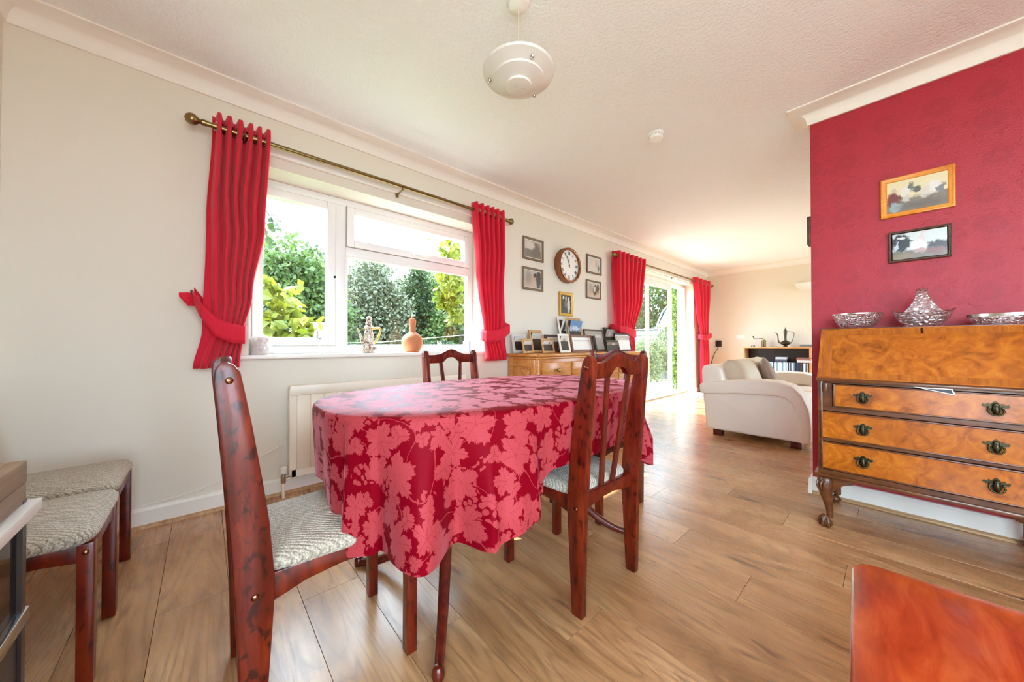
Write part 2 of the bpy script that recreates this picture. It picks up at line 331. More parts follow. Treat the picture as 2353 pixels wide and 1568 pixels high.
M = {}
M['mountgrey'] = simple('grey_mount', (168, 162, 152), 0.7)
M['cream'] = simple('magnolia_paint', (230, 223, 209), 0.75, var=0.05, vscale=1.5, bmp=(90, 0.12, 0.002))
M['farcream'] = simple('far_magnolia_paint', (230, 222, 204), 0.75, var=0.04, vscale=1.0, bmp=(90, 0.1, 0.002))
M['red'] = mat_wallpaper()
M['gloss'] = simple('white_gloss_paint', (240, 236, 228), 0.3, var=0.03, vscale=3)
M['upvc'] = simple('white_upvc', (242, 241, 240), 0.28, var=0.02)
M['coving'] = simple('white_plaster_coving', (240, 235, 228), 0.6, var=0.02)
def mat_ceiling():
    m, nt, bs = newmat('stippled_ceiling'); v = coords(nt)
    a = nd(nt, 'ShaderNodeTexNoise', {'Vector': v, 'Scale': 55.0, 'Detail': 3.0, 'Roughness': 0.6}).outputs[0]
    b = nd(nt, 'ShaderNodeTexVoronoi', {'Vector': v, 'Scale': 75.0}).outputs[0]
    nt.links.new(mixc(nt, a, lin((238, 240, 242)), lin((244, 246, 248))), bs.inputs['Base Color']); bs.inputs['Roughness'].default_value = 0.7
    bump(nt, bs, mth(nt, 'SUBTRACT', a, mth(nt, 'MULTIPLY', b, 0.6)), 0.32, 0.008); return m
M['ceil'] = mat_ceiling()
M['floor'] = mat_floor()
M['beading'] = wood('oak_beading', (150, 110, 70), (190, 150, 105), (215, 180, 135), rough=0.4)
M['mahog'] = wood('stained_mahogany', (58, 11, 5), (100, 24, 10), (132, 44, 15), (10, 10, 1.5), 0.3, 3.0, coat=0.12, blotch=0.75)
M['mahogplain'] = wood('dark_mahogany', (60, 14, 10), (90, 24, 15), (114, 38, 22), (10, 10, 1.5), 0.25, 3.0, coat=0.3)
M['cherry'] = wood('polished_cherry_veneer', (120, 30, 10), (166, 56, 18), (196, 88, 36), (2.2, 9, 3), 0.22, 2.2, coat=0.5)
M['burl'] = wood('burr_walnut', (112, 50, 6), (172, 90, 14), (200, 120, 30), (3, 3, 3), 0.25, 15.0, coat=0.4, burl=True, grain=0.25)
M['walnut'] = wood('dark_walnut', (66, 34, 16), (98, 54, 26), (124, 74, 38), (8, 2, 8), 0.3, 4.0, coat=0.3)
M['pine'] = wood('antique_pine', (164, 98, 40), (204, 138, 66), (224, 166, 94), (2, 12, 12), 0.3, 3.0, coat=0.2)
M['oakframe'] = wood('pale_oak', (170, 120, 70), (206, 160, 104), (226, 188, 136), rough=0.4)
M['tweed'] = mat_tweed('oat_tweed', (158, 146, 128), (208, 197, 178), (92, 82, 72))
M['curtain'] = mat_curtain()
M['damask'] = mat_cloth()
M['brass'] = simple('antique_brass', (150, 128, 84), 0.3, 1.0, var=0.2, vscale=20)
M['darkbrass'] = simple('dark_brass', (74, 66, 48), 0.38, 1.0, var=0.4, vscale=60)
M['chrome'] = simple('chrome', (205, 205, 205), 0.12, 1.0)
M['copper'] = simple('copper', (160, 104, 76), 0.2, 1.0, var=0.15, vscale=10)
M['glass'] = mat_pane()
M['crystal'] = mat_crystal()
M['wineglass'] = mat_crystal('clear_glass', (0.98, 0.98, 0.98, 1), 3.0, 0.25)
M['silver'] = simple('silver_rim', (196, 186, 170), 0.25, 1.0)
M['radiator'] = simple('cream_enamel', (240, 232, 216), 0.35, var=0.02)
M['terracotta'] = simple('terracotta', (196, 122, 82), 0.75, var=0.15, vscale=14, bmp=(60, 0.2))
M['leather'] = simple('cream_leather', (240, 233, 220), 0.5, var=0.06, vscale=5, bmp=(160, 0.15, 0.002))
M['leatherdark'] = simple('tan_leather', (214, 198, 172), 0.5, var=0.1, vscale=5, bmp=(60, 0.25, 0.004))
M['greyfabric'] = simple('grey_velvet', (176, 162, 148), 0.85, var=0.25, vscale=18, bmp=(140, 0.3))
M['black'] = simple('black_plastic', (30, 28, 28), 0.4)
M['white'] = simple('white_plastic', (238, 236, 232), 0.35)
M['frosted'] = simple('frosted_glass', (226, 224, 216), 0.35, var=0.02)
M['pewter'] = simple('dark_pewter', (92, 84, 70), 0.35, 1.0, var=0.4, vscale=50)
M['teak'] = wood('teak_effect', (112, 86, 60), (140, 112, 82), (160, 132, 102), (2, 1, 14), 0.45, 3.0)
M['smoked'] = mat_crystal('smoked_glass', (0.42, 0.36, 0.32, 1), 0.5, 0.05)
M['darkpanel'] = simple('dark_brown_laminate', (46, 34, 30), 0.35, var=0.2)
M['paper'] = simple('white_paper', (240, 238, 232), 0.7)
M['bark'] = simple('bark', (92, 76, 58), 0.9, var=0.4, vscale=12, bmp=(30, 0.6, 0.02))

# ------------------------------------------------------------------ setting
def struct(o, label, cat): return tag(o, label, cat, kind='structure')
T = 0.30
b = MB()
b.box(XL - T, WX0, D, D + T, -0.1, H + .1).box(WX0, WX1, D, D + T, -0.1, WZ0 - .025).box(WX0, WX1, D, D + T, WZ1, H + .1)
b.box(WX1, DX0, D, D + T, -0.1, H + .1).box(DX0, DX1, D, D + T, DZ1, H + .1).box(DX1, XF + T, D, D + T, -0.1, H + .1).box(DX0, DX1, D, D + T, -.1, -.02)
struct(b.build('wall_front', M['cream']), 'cream painted wall with the window, pictures and patio door', 'wall')
struct(MB().box(XL - T, XL, 2.43, D, -0.1, H + .1).box(XL - T, XL, YB - T, 2.43, 2.28, H + .1).box(XL - T, XL - .05, -.15, 2.43, -.1, 2.28).box(XL - T, XL - .05, YB - T, -1.75, -.1, 2.28).box(XL - T, XL - .05, -1.75, -.15, -.1, .35).box(XL - T, XL - .05, -1.75, -.15, 2.2, 2.28).build('wall_left', M['cream']), 'cream painted wall at the dining end behind the two spare chairs', 'wall')
struct(MB().box(XF, XF + T, YB - T, D, -0.1, H + .1).build('wall_far', M['farcream']), 'pale cream end wall of the living room with a wall light', 'wall')
# house front wall behind the photographer, unseen windows added for fill daylight
B2 = (-.6, .75, 0.35, 2.2); B3 = (5.6, 7.4, 0.5, 2.2); S1 = (-1.75, -.15, .35, 2.2)
b = MB()
for x0, x1, z0, z1 in ((XL - T, B2[0], -.1, H + .1), (B2[1], B3[0], -.1, H + .1), (B3[1], XF + T, -.1, H + .1), (B2[0], B2[1], -.1, B2[2]), (B2[0], B2[1], B2[3], H + .1), (B3[0], B3[1], -.1, B3[2]), (B3[0], B3[1], B3[3], H + .1)):
    b.box(x0, x1, YB - T, YB, z0, z1)
struct(b.build('wall_back', M['cream']), 'cream painted house front wall behind the photographer', 'wall')
for i, (o, a0, a1, z0, z1, rz, lb) in enumerate(((YB - .2, *B2, 0, 'unseen white framed window added for fill light at the dining end, behind the photographer'), (YB - .2, *B3, 0, 'unseen wide white framed window added for fill light in the living room, behind the partition'), (XL - .2, *S1, PI / 2, 'unseen white framed side window added for fill light in the left wall, behind the photographer'))):
    hw = (a1 - a0) / 2; hh = z1 - z0
    w = thing('window_%d' % (i + 2), lb, 'window', ((a0 + a1) / 2, o, z0) if rz == 0 else (o, (a0 + a1) / 2, z0), rz=rz, kind='structure')
    fb = MB().box(-hw, -hw + .07, -.03, .03, 0, hh).box(hw - .07, hw, -.03, .03, 0, hh).box(-hw, hw, -.03, .03, 0, .07).box(-hw, hw, -.03, .03, hh - .07, hh).box(-.035, .035, -.03, .03, 0, hh)
    fb.build('frame', M['upvc'], w)
    for q in (-1, 1): MB().box(min(q * .035, q * (hw - .07)), max(q * .035, q * (hw - .07)), -.004, .004, .07, hh - .07).build('pane', M['glass'], w)
struct(MB().box(W, W + WT, YB, WE, -0.05, H + .05).build('wall_right', M['red']), 'red embossed wallpaper partition wall with two pictures', 'wall')
struct(MB().box(XL - T, XF + T, YB - T, D + T, H, H + .15).build('ceiling', M['ceil']), 'white stippled ceiling over both rooms', 'ceiling')
# coving: concave quarter profile, mitred
def cove(path, name, label, closed_dirs):
    prof = [(0, ZC - .006), (.012, ZC - .006), (.014, ZC + .004)] + [(.014 + .076 * (1 - math.cos(t)), ZC + .004 + .074 * math.sin(t)) for t in [i * PI / 2 / 9 for i in range(1, 10)]] + [(.10, ZC + .082), (.10, ZC + .09), (0, ZC + .09)]
    b = MB(); n = len(prof); vs = []
    for (x, y), (dx, dy) in zip(path, closed_dirs):
        vs += [(x + dx * o, y + dy * o, z) for o, z in prof]
    fs = [(i * n + k, i * n + (k + 1) % n, (i + 1) * n + (k + 1) % n, (i + 1) * n + k) for i in range(len(path) - 1) for k in range(n)] + [tuple(range(n)), tuple(range(len(path) * n - 1, (len(path) - 1) * n - 1, -1))]
    b.add(vs, fs); return struct(b.build(name, M['coving'], smooth=True, angle=50), label, 'coving')
cove([(XL, YB), (XL, D), (XF, D), (XF, YB)], 'trim_1', 'white concave coving around the outer walls of the room', [(1, 0), (1, -1), (-1, -1), (-1, 0)])
cove([(W, YB), (W, WE), (W + WT, WE), (W + WT, YB)], 'trim_2', 'white concave coving wrapping the red partition', [(-1, 0), (-1, 1), (1, 1), (1, 0)])
# floor: substrate and laminate planks
fl = struct(MB().box(XL - .06, XF + .02, YB - .02, D + .16, -0.06, -0.012).build('floor', M['darkpanel']), 'oak laminate floor of long brown boards', 'floor')
PW, PL = 0.193, 1.29; plank_meshes = {}
def plank(w, l):
    k = (round(w, 3), round(l, 3))
    if k not in plank_meshes:
        e = .0009; x, y = w / 2, l / 2
        vs = [(-x, -y, -.011), (x, -y, -.011), (x, y, -.011), (-x, y, -.011), (-x + .0004, -y + .0004, -e), (x - .0004, -y + .0004, -e), (x - .0004, y - .0004, -e), (-x + .0004, y - .0004, -e), (-x + e, -y + e, 0), (x - e, -y + e, 0), (x - e, y - e, 0), (-x + e, y - e, 0)]
        fs = [(0, 3, 2, 1), (8, 9, 10, 11)] + [(a + i, a + (i + 1) % 4, a + 4 + (i + 1) % 4, a + 4 + i) for a in (0, 4) for i in range(4)]
        me = bpy.data.meshes.new('plank'); me.from_pydata(vs, [], fs); me.materials.append(M['floor']); plank_meshes[k] = me
    return plank_meshes[k]
x = XL - .045; col_i = 0
while x < XF - .02:
    w = min(PW, XF - .01 - x); y = D - .012; off = [.55, 1.1, .25, .85][col_i % 4]; first = True
    while y > YB + .05:
        l = min(off if first else PL, y - (YB + .01)); first = False
        if l > .08:
            o = bpy.data.objects.new('plank', plank(w - .0003, l - .0003)); C.objects.link(o); o.parent = fl; o.location = (x + w / 2, y - l / 2, 0)
        y -= l
    x += w; col_i += 1
MB().box(DX0, DX1, D - .012, D + .15, -.012, 0.0).build('threshold', M['beading'], fl)
# skirting
def skirt(name, x0, y0, x1, y1, nx, ny, label):
    b = MB(); prof = [(0, 0), (.018, 0), (.018, .085), (.012, .098), (0, .10)]
    n = len(prof); vs = []
    for x, y in ((x0, y0), (x1, y1)): vs += [(x + nx * o, y + ny * o, z) for o, z in prof]
    b.add(vs, [(k, (k + 1) % n, (k + 1) % n + n, k + n) for k in range(n)] + [tuple(range(n)), tuple(range(2 * n - 1, n - 1, -1))])
    o = struct(b.build(name, M['gloss']), label, 'skirting board')
    b2 = MB(); prof = [(.018, 0), (.034, 0), (.032, .008), (.026, .014), (.018, .016)]; vs = []
    for x, y in ((x0, y0), (x1, y1)): vs += [(x + nx * q, y + ny * q, z) for q, z in prof]
    b2.add(vs, [(k, (k + 1) % n, (k + 1) % n + n, k + n) for k in range(n)] + [tuple(range(n)), tuple(range(2 * n - 1, n - 1, -1))])
    b2.build('beading', M['beading'], o); return o
skirt('baseboard_front', XL, D, DX0, D, 0, -1, 'white skirting board under the window wall')
skirt('baseboard_front_end', DX1, D, XF, D, 0, -1, 'white skirting board beside the patio door')
skirt('baseboard_left', XL - .05, YB, XL - .05, 2.43, 1, 0, 'white skirting board on the left end wall')
skirt('baseboard_far', XF, YB, XF, D, -1, 0, 'white skirting board on the far living room wall')
skirt('baseboard_right', W, YB, W, WE, -1, 0, 'white skirting board under the red wall')
skirt('baseboard_right_end', W - .034, WE, W + WT + .018, WE, 0, 1, 'white skirting board on the end of the red wall')
# batten boards above the openings
struct(MB().box(WX0 - .12, WX1 + .12, D - .03, D, 2.075, 2.14).build('trim_3', M['gloss'], bevel=.004), 'white batten board above the dining window', 'batten')
struct(MB().box(DX0 - .1, DX1 + .1, D - .03, D, 2.075, 2.14).build('trim_4', M['gloss'], bevel=.004), 'white batten board above the patio door', 'batten')

# window 1
FY = 2.735
win = thing('window_1', 'white double glazed dining room window with a top opener', 'window', ((WX0 + WX1) / 2, FY, WZ0), kind='structure')
def wl(b): # world -> window local
    b.v = [(x - (WX0 + WX1) / 2, y - FY, z - WZ0) for x, y, z in b.v]; return b
wl(MB().box(WX0 - .05, WX1 + .05, 2.497, FY + .02, .834, .86)).build('window_sill', M['gloss'], win, bevel=.006, seg=3)
def ring(x0, x1, z0, z1, t, y0, y1, tb=None):
    tb = t if tb is None else tb
    return MB().box(x0, x0 + t, y0, y1, z0, z1).box(x1 - t, x1, y0, y1, z0, z1).box(x0 + t, x1 - t, y0, y1, z0, z0 + tb).box(x0 + t, x1 - t, y0, y1, z1 - t, z1)
wl(ring(WX0, WX1, WZ0, WZ1, .05, FY, FY + .07)).build('frame', M['upvc'], win, bevel=.004)
wl(MB().box(.708, .782, FY, FY + .07, WZ0 + .05, WZ1 - .05)).build('mullion', M['upvc'], win, bevel=.004)
wl(MB().box(.782, WX1 - .05, FY + .001, FY + .07, 1.587, 1.655)).build('transom', M['upvc'], win, bevel=.004)
def sash(x0, x1, z0, z1, t, nm):
    s = wl(ring(x0, x1, z0, z1, t, FY - .018, FY + .05)).build(nm, M['upvc'], win, bevel=.006)
    wl(ring(x0 - .004, x1 + .004, z0 - .004, z1 + .004, .006, FY - .004, FY + .01)).build('gasket', M['mountgrey'], s)
    return s
s1 = sash(.222, .708, .915, 1.955, .056, 'sash'); s2 = sash(.786, 1.886, 1.66, 1.955, .052, 'sash')
wl(MB().box(.275, .655, FY + .02, FY + .028, .965, 1.905)).build('pane', M['glass'], s1)
wl(MB().box(.835, 1.836, FY + .02, FY + .028, 1.705, 1.908)).build('pane', M['glass'], s2)
wl(MB().box(.782, 1.89, FY + .02, FY + .028, .905, 1.59)).build('pane', M['glass'], win)
wl(ring(.779, 1.893, .905, 1.59, .016, FY - .008, FY + .03)).build('glazing_bead', M['upvc'], win, bevel=.004)
hb = MB().box(.682, .702, FY - .03, FY - .016, 1.36, 1.43); hb.prism([(.684, 1.42), (.70, 1.42), (.696, 1.30), (.684, 1.30)], FY - .052, FY - .036, 'y'); hb.box(.686, .698, FY - .05, FY - .02, 1.40, 1.42)
wl(hb).build('handle', M['white'], s1, bevel=.003)
wl(MB().lathe([(0, 0), (.009, 0), (.009, .004), (0, .004)], (.692, FY - .056, 1.408), 12, 'y')).build('lock', M['black'], s1)
hb = MB().box(1.30, 1.37, FY - .03, FY - .016, 1.67, 1.69); hb.prism([(1.31, 1.672), (1.31, 1.688), (1.45, 1.684), (1.45, 1.672)], FY - .052, FY - .036, 'y'); hb.box(1.32, 1.34, FY - .05, FY - .02, 1.674, 1.686)
wl(hb).build('handle', M['white'], s2, bevel=.003)

# patio door
DY = 2.70
door = thing('door_1', 'white sliding patio door pushed partly open', 'door', ((DX0 + DX1) / 2, DY, 0), kind='structure')
def dl(b): b.v = [(x - (DX0 + DX1) / 2, y - DY, z) for x, y, z in b.v]; return b
dl(ring(DX0, DX1, 0.0, DZ1, .06, DY - .02, DY + .12, .045)).build('frame', M['upvc'], door, bevel=.004)
p1 = dl(ring(DX0 + .06, 5.62, .045, DZ1 - .06, .075, DY + .06, DY + .10)).build('fixed_panel', M['upvc'], door, bevel=.005)
dl(MB().box(DX0 + .13, 5.55, DY + .075, DY + .083, .12, DZ1 - .13)).build('pane', M['glass'], p1)
p2 = dl(ring(4.86, 6.37, .045, DZ1 - .06, .085, DY, DY + .045)).build('sliding_panel', M['upvc'], door, bevel=.005)
dl(MB().box(4.94, 6.29, DY + .018, DY + .026, .125, DZ1 - .14)).build('pane', M['glass'], p2)
dl(MB().box(6.31, 6.335, DY - .045, DY, .88, 1.10)).build('handle', M['white'], p2, bevel=.006)
for z in (.35, .8, 1.15, 1.6): dl(MB().box(6.885, 6.895, DY + .01, DY + .03, z, z + .05)).build('keep', M['chrome'], door)

# ------------------------------------------------------------------ curtain rods and curtains
def rod(name, label, x0, x1, brk):
    t = thing(name, label, 'curtain rod', ((x0 + x1) / 2, 2.435, 2.10)); h = (x1 - x0) / 2
    MB().tube([(-h, 0, 0), (h, 0, 0)], .0135, 12).build('pole', M['brass'], t, smooth=True)
    for s in (-1, 1):
        MB().lathe([(0.0, -.0), (.0165, 0), (.0165, .02), (.010, .026), (.016, .034), (.026, .044), (.030, .056), (.028, .068), (.018, .082), (0, .088)], (0, 0, 0), 18, 'x').build('finial', M['brass'], t, smooth=True, loc=(s * h, 0, 0), rot=(0, 0, 0 if s > 0 else PI))
    for bx in brk:
        MB().tube([(bx, .10, -.02), (bx, .06, -.03), (bx, 0, -.026), (bx, -.018, 0)], .006, 8).tube([(bx, .092, -.05), (bx, .098, -.0)], .012, 8).build('bracket', M['brass'], t, smooth=True, loc=(-(x0 + x1) / 2 * 0, 0, 0))
    return t
rod('curtain_rod', 'brass curtain rod with ball finials above the dining window', 0.0, 2.115, (-.9, .03, .92))
rod('curtain_rod', 'slim brass curtain rod above the patio door', 4.05, 7.56, (-1.66, .15, 1.66))

def lerp(a, b, t): return a + (b - a) * t
def prof_at(z, pts):
    for (z0, v0), (z1, v1) in zip(pts, pts[1:]):
        if z <= z0 and z >= z1:
            t = (z0 - z) / (z0 - z1); t = t * t * (3 - 2 * t); return lerp(v0, v1, t)
    return pts[-1][1] if z < pts[-1][0] else pts[0][1]
def curtain(label, outer, inner, ztie, zbot, n, squeeze, hook, tail=False, y0=2.435, amp=.042):
    """outer / inner: x of the wall-side and window-side edges by height"""
    t = thing('curtain', label, 'curtain', (outer[0][1], y0, zbot), group='red eyelet curtains'); ox = outer[0][1]
    ztop = 2.165
    def fn(u, v):
        z = lerp(ztop, zbot, v); xo, xi = prof_at(z, outer), prof_at(z, inner)
        g = max(0.0, 1 - abs(z - ztie) / .75) if z > ztie else max(0.35, 1 - (ztie - z) / .5)
        p = lerp(1.0, squeeze, g); fr = u ** p
        a = amp * (1 - .55 * g)
        ph = 2 * PI * n * u + .5
        w = math.sin(ph) + .18 * math.sin(3 * ph)
        near = 1 - math.exp(-((z - ztie) / .06) ** 2) * .45
        y = a * w * near * (1 - .35 * (fr < .0)) - .012 * g
        wob = .003 * math.sin(z * 7 + u * 9)
        return (lerp(xo, xi, fr) - ox + wob * (1 - g), y, z - zbot)
    MB().surf(fn, n * 14, 46).build('fabric', M['curtain'], t, smooth=True, solid=.004, angle=80)
    # eyelets where the cloth crosses the rod
    for k in range(2 * n):
        u = (k * PI - .5) / (2 * PI * n)
        if u < .02: continue
        x = lerp(prof_at(2.1, outer), prof_at(2.1, inner), u) - ox
        R, r = .0225, .005; b = MB()
        b.surf(lambda a, c: ((r * math.sin(2 * PI * c)), (R + r * math.cos(2 * PI * c)) * math.cos(2 * PI * a), (R + r * math.cos(2 * PI * c)) * math.sin(2 * PI * a)), 18, 6, True)
        b.build('eyelet', M['silver'], t, smooth=True, loc=(x, 0, 2.10 - zbot), rot=(0, 0, (.35 if k % 2 else -.35)))
    # tieback band looped round the cloth from a wall hook
    s = 1 if inner[0][1] > outer[0][1] else -1
    xo, xi = prof_at(ztie, outer), prof_at(ztie, inner); hx, hz = hook
    path = [(hx, D - y0 - .02, hz, .05), (lerp(hx, xo, .3), -.01, hz - .03, .055), (lerp(hx, xo, .9), -.062, lerp(hz, ztie, .45), .075), (lerp(xo, xi, .3), -.078, ztie + .03, .10), (lerp(xo, xi, .7), -.074, ztie - .005, .105), (xi + s * .004, -.045, ztie - .01, .10), (xi + s * .014, 0, ztie, .095), (xi, .045, ztie + .01, .09), (lerp(xo, xi, .4), .06, ztie + .05, .08), (hx + s * .01, D - y0 - .022, hz + .01, .06)]
    def tb(u, v):
        f = u * (len(path) - 1); i = min(int(f), len(path) - 2); q = f - i; q = q * q * (3 - 2 * q) * .4 + q * .6
        a, c = path[i], path[i + 1]
        return (lerp(a[0], c[0], q) - ox, lerp(a[1], c[1], q), lerp(a[2], c[2], q) + (v - .5) * lerp(a[3], c[3], q) - zbot)
    MB().surf(tb, 72, 4).build('tieback', M['curtain'], t, smooth=True, solid=.005, angle=80)
    if tail:
        tp = [(hx + .03, .03, hz - .03, .05), (hx - .01, -.01, hz - .02, .07), (hx - .045, -.02, hz - .01, .02)]
        def tl(u, v):
            f = u * 2; i = min(int(f), 1); q = f - i; a, c = tp[i], tp[i + 1]
            return (lerp(a[0], c[0], q) - ox, lerp(a[1], c[1], q), lerp(a[2], c[2], q) + (v - .7) * lerp(a[3], c[3], q) - zbot)
        MB().surf(tl, 12, 3).build('tieback_tail', M['curtain'], t, smooth=True, solid=.004)
    MB().tube([(hx - ox, D - y0, hz - zbot), (hx - ox, D - y0 - .05, hz - zbot), (hx - ox, D - y0 - .055, hz - zbot + .02)], .005, 8).build('hook', M['brass'], t, smooth=True)
    return t
curtain('red curtain tied back left of the window sill, above the near dining chair', [(2.17, .022), (1.6, .005), (1.0, -.012), (.79, -.045)], [(2.17, .285), (1.6, .255), (1.2, .20), (.98, .158), (.79, .142)], .985, .795, 6, .52, (-.055, 1.19), True)
curtain('red curtain tied back between the window and the wall clock', [(2.17, 2.095), (1.2, 2.10), (.98, 2.10), (.79, 2.13)], [(2.17, 1.735), (1.6, 1.775), (1.0, 1.85), (.79, 1.875)], 1.0, .775, 6, .6, (2.135, 1.12))
curtain('red curtain tied back behind the photo frames, left of the patio door', [(2.17, 4.0), (1.1, 4.02), (.03, 4.03)], [(2.17, 4.80), (1.6, 4.70), (1.08, 4.47), (.5, 4.50), (.03, 4.52)], 1.08, .03, 7, .7, (4.0, 1.16), amp=.05)
curtain('red curtain tied back right of the patio door beside the sofa', [(2.17, 7.52), (1.1, 7.40), (.03, 7.42)], [(2.17, 6.72), (1.6, 6.84), (1.06, 7.0), (.5, 7.02), (.03, 7.05)], 1.06, .03, 4, .85, (7.5, 1.12), amp=.05)

# ------------------------------------------------------------------ radiator and wall cable
rad = thing('radiator', 'cream ribbed panel radiator under the window', 'radiator', (1.02, D, .11))
RX = .63
b = MB()
n = 16
for i in range(n):
    x0 = -RX + .03 + i * (2 * RX - .06) / n; x1 = x0 + (2 * RX - .06) / n
    b.prism([(x0, -.095), (x0 + .004, -.1), (x1 - .006, -.1), (x1, -.095), (x1, -.07), (x0, -.07)], .045, .50, 'z')
b.box(-RX + .004, RX - .004, -.098, -.062, .004, .05); b.box(-RX, -RX + .03, -.098, -.06, .0, .5); b.box(RX - .03, RX, -.098, -.06, .0, .5)
b.build('panel', M['radiator'], rad, bevel=.002, seg=1)
MB().box(-RX - .006, RX + .006, -.106, -.055, .50, .56).build('top_grille', M['radiator'], rad, bevel=.006)
MB().box(-RX - .007, -RX + .001, -.103, -.05, .02, .54).build('side_cover', M['radiator'], rad, bevel=.003)
for x in (-.4, .4): MB().box(x - .02, x + .02, -.06, 0, .2, .4).build('wall_bracket', M['radiator'], rad)
v = MB().tube([(-RX + .01, -.085, .015), (-RX - .03, -.085, .015)], .008, 10).lathe([(0, -.03), (.012, -.03), (.014, -.015), (.014, .02), (.01, .024), (0, .024)], (-RX - .035, -.085, .01), 14).build('valve', M['chrome'], rad, smooth=True)
MB().lathe([(0, .026), (.016, .026), (.019, .036), (.017, .062), (.012, .066), (0, .066)], (-RX - .035, -.085, .01), 16).build('valve_cap', M['white'], v, smooth=True)
MB().tube([(-RX - .035, -.085, -.02), (-RX - .035, -.085, -.112)], .0085, 12).build('pipe', M['radiator'], rad, smooth=True)
cb = [(-.64, 2.511, .09), (-.45, 2.511, .101), (-.239, 2.526, .111), (-.1, 2.526, .119), (-.031, 2.527, .128), (.05, 2.527, .15), (.104, 2.527, .175), (.25, 2.527, .25), (.42, 2.527, .33), (.5, 2.527, .36)]
tag(MB().tube(cb, .0035, 6).build('cable', M['white'], smooth=True), 'thin white cable running along the wall to behind the radiator', 'cable')

# ------------------------------------------------------------------ dining chairs
def build_chair():
    t = thing('dining_chair', '', 'chair', group='mahogany dining chairs')
    leg = [(-.208, 0), (-.166, 0), (-.158, .15), (-.148, .33), (-.148, .40), (-.158, .52), (-.172, .62), (-.192, .75), (-.206, .83), (-.212, .862), (-.222, .878), (-.234, .885), (-.246, .882), (-.255, .868), (-.256, .84), (-.246, .73), (-.235, .6), (-.226, .48), (-.220, .38), (-.214, .25)]
    for s in (-1, 1):
        MB().prism(leg, s * .163, s * .191, 'x').build('rear_leg', M['mahog'], t, bevel=.004)
        MB().prism([(s * .156 - .017, .18), (s * .156 + .017, .18), (s * .156 + .017, .212), (s * .156 - .017, .212)], 0, .385, 'z').build('front_leg', M['mahog'], t, bevel=.003)
        MB().prism([(-.16, .392), (.19, .388), (.19, .335), (.12, .348), (.0, .352), (-.08, .345), (-.16, .322)], s * .150, s * .172, 'x').build('side_rail', M['mahog'], t, bevel=.003)
        MB().prism([(-.011 + s * .072, .82), (.011 + s * .072, .82), (.013 + s * .036, .385), (-.013 + s * .036, .385)], -.011, .0, 'y').build('slat', M['mahogplain'], t, bevel=.002)
        sl = t.children[-1]
        for vtx in sl.data.vertices: vtx.co.y += -.176 - (vtx.co.z - .385) * .122
        for z, y in ((.845, -.231), (.362, -.184), (.362, .196)):
            x = .191 if y < 0 else .173
            MB().lathe([(.0075, 0), (.0065, .003), (.004, .0045), (0, .005)], (0, 0, 0), 12, 'x').build('bolt', M['copper'], t, smooth=True, loc=(s * x, y, z), rot=(0, 0, 0 if s > 0 else PI))
    top = [(-.166 + .332 * i / 24, .858 + .034 * math.exp(-((-.166 + .332 * i / 24) / .062) ** 2)) for i in range(25)]
    bot = [(.166 - .332 * i / 24, .806 + .034 * math.exp(-(((.166 - .332 * i / 24)) / .05) ** 4)) for i in range(25)]
    MB().prism(top + bot, -.242, -.219, 'y').build('top_rail', M['mahog'], t, bevel=.003)
    MB().prism([(-.164, .400), (.164, .400), (.164, .345), (.10, .352), (.04, .362), (-.04, .362), (-.10, .352), (-.164, .345)], -.192, -.166, 'y').build('rear_rail', M['mahog'], t, bevel=.003)
    MB().prism([(-.145, .388), (.145, .388), (.145, .33), (.06, .345), (-.06, .345), (-.145, .33)], .185, .207, 'y').build('front_rail', M['mahog'], t, bevel=.003)
    def pad(u, v):
        a = 2 * PI * u; ca, sa = math.cos(a), math.sin(a); m = 9.0
        x = math.copysign(abs(ca) ** (2 / m), ca); y = math.copysign(abs(sa) ** (2 / m), sa)
        prof = [(.0, .386), (.90, .386), (.97, .390), (1.0, .400), (1.0, .410), (.96, .422), (.85, .430), (.6, .437), (.3, .440), (0, .441)]
        f = v * (len(prof) - 1); i = min(int(f), len(prof) - 2); q = f - i
        r, z = lerp(prof[i][0], prof[i + 1][0], q), lerp(prof[i][1], prof[i + 1][1], q)
        yy = y * r * .195 + .022
        return (x * r * lerp(.172, .2, (yy + .17) / .4), yy, z)
    MB().surf(pad, 64, 18, True).build('seat', M['tweed'], t, smooth=True, angle=60)
    return t
chair0 = build_chair()
chairs = [((.27, 1.137), -PI / 2, 'mahogany chair with tweed seat at the near left end of the table', 'mahogany dining chairs at the table'),
          ((1.174, 1.665), PI, 'mahogany chair on the far side of the table in front of the radiator', 'mahogany dining chairs at the table'),
          ((1.129, .907), 0, 'mahogany chair on the near side of the table with its back to the room', 'mahogany dining chairs at the table'),
          ((1.713, 1.172), PI / 2, 'mahogany chair at the far end of the table, in front of the sideboard', 'mahogany dining chairs at the table'),
          ((-.432, 1.63), -PI / 2, 'spare chair by the left wall, nearer the trolley', 'spare chairs by the left wall'),
          ((-.445, 2.05), -PI / 2, 'spare chair by the left wall, nearer the window wall', 'spare chairs by the left wall')]
for i, ((x, y), rz, lab, g) in enumerate(chairs):
    c = chair0 if i == 0 else copy_tree(chair0)
    c.location = (x, y, 0); c.rotation_euler = (0, 0, rz); c['label'] = lab; c['group'] = g

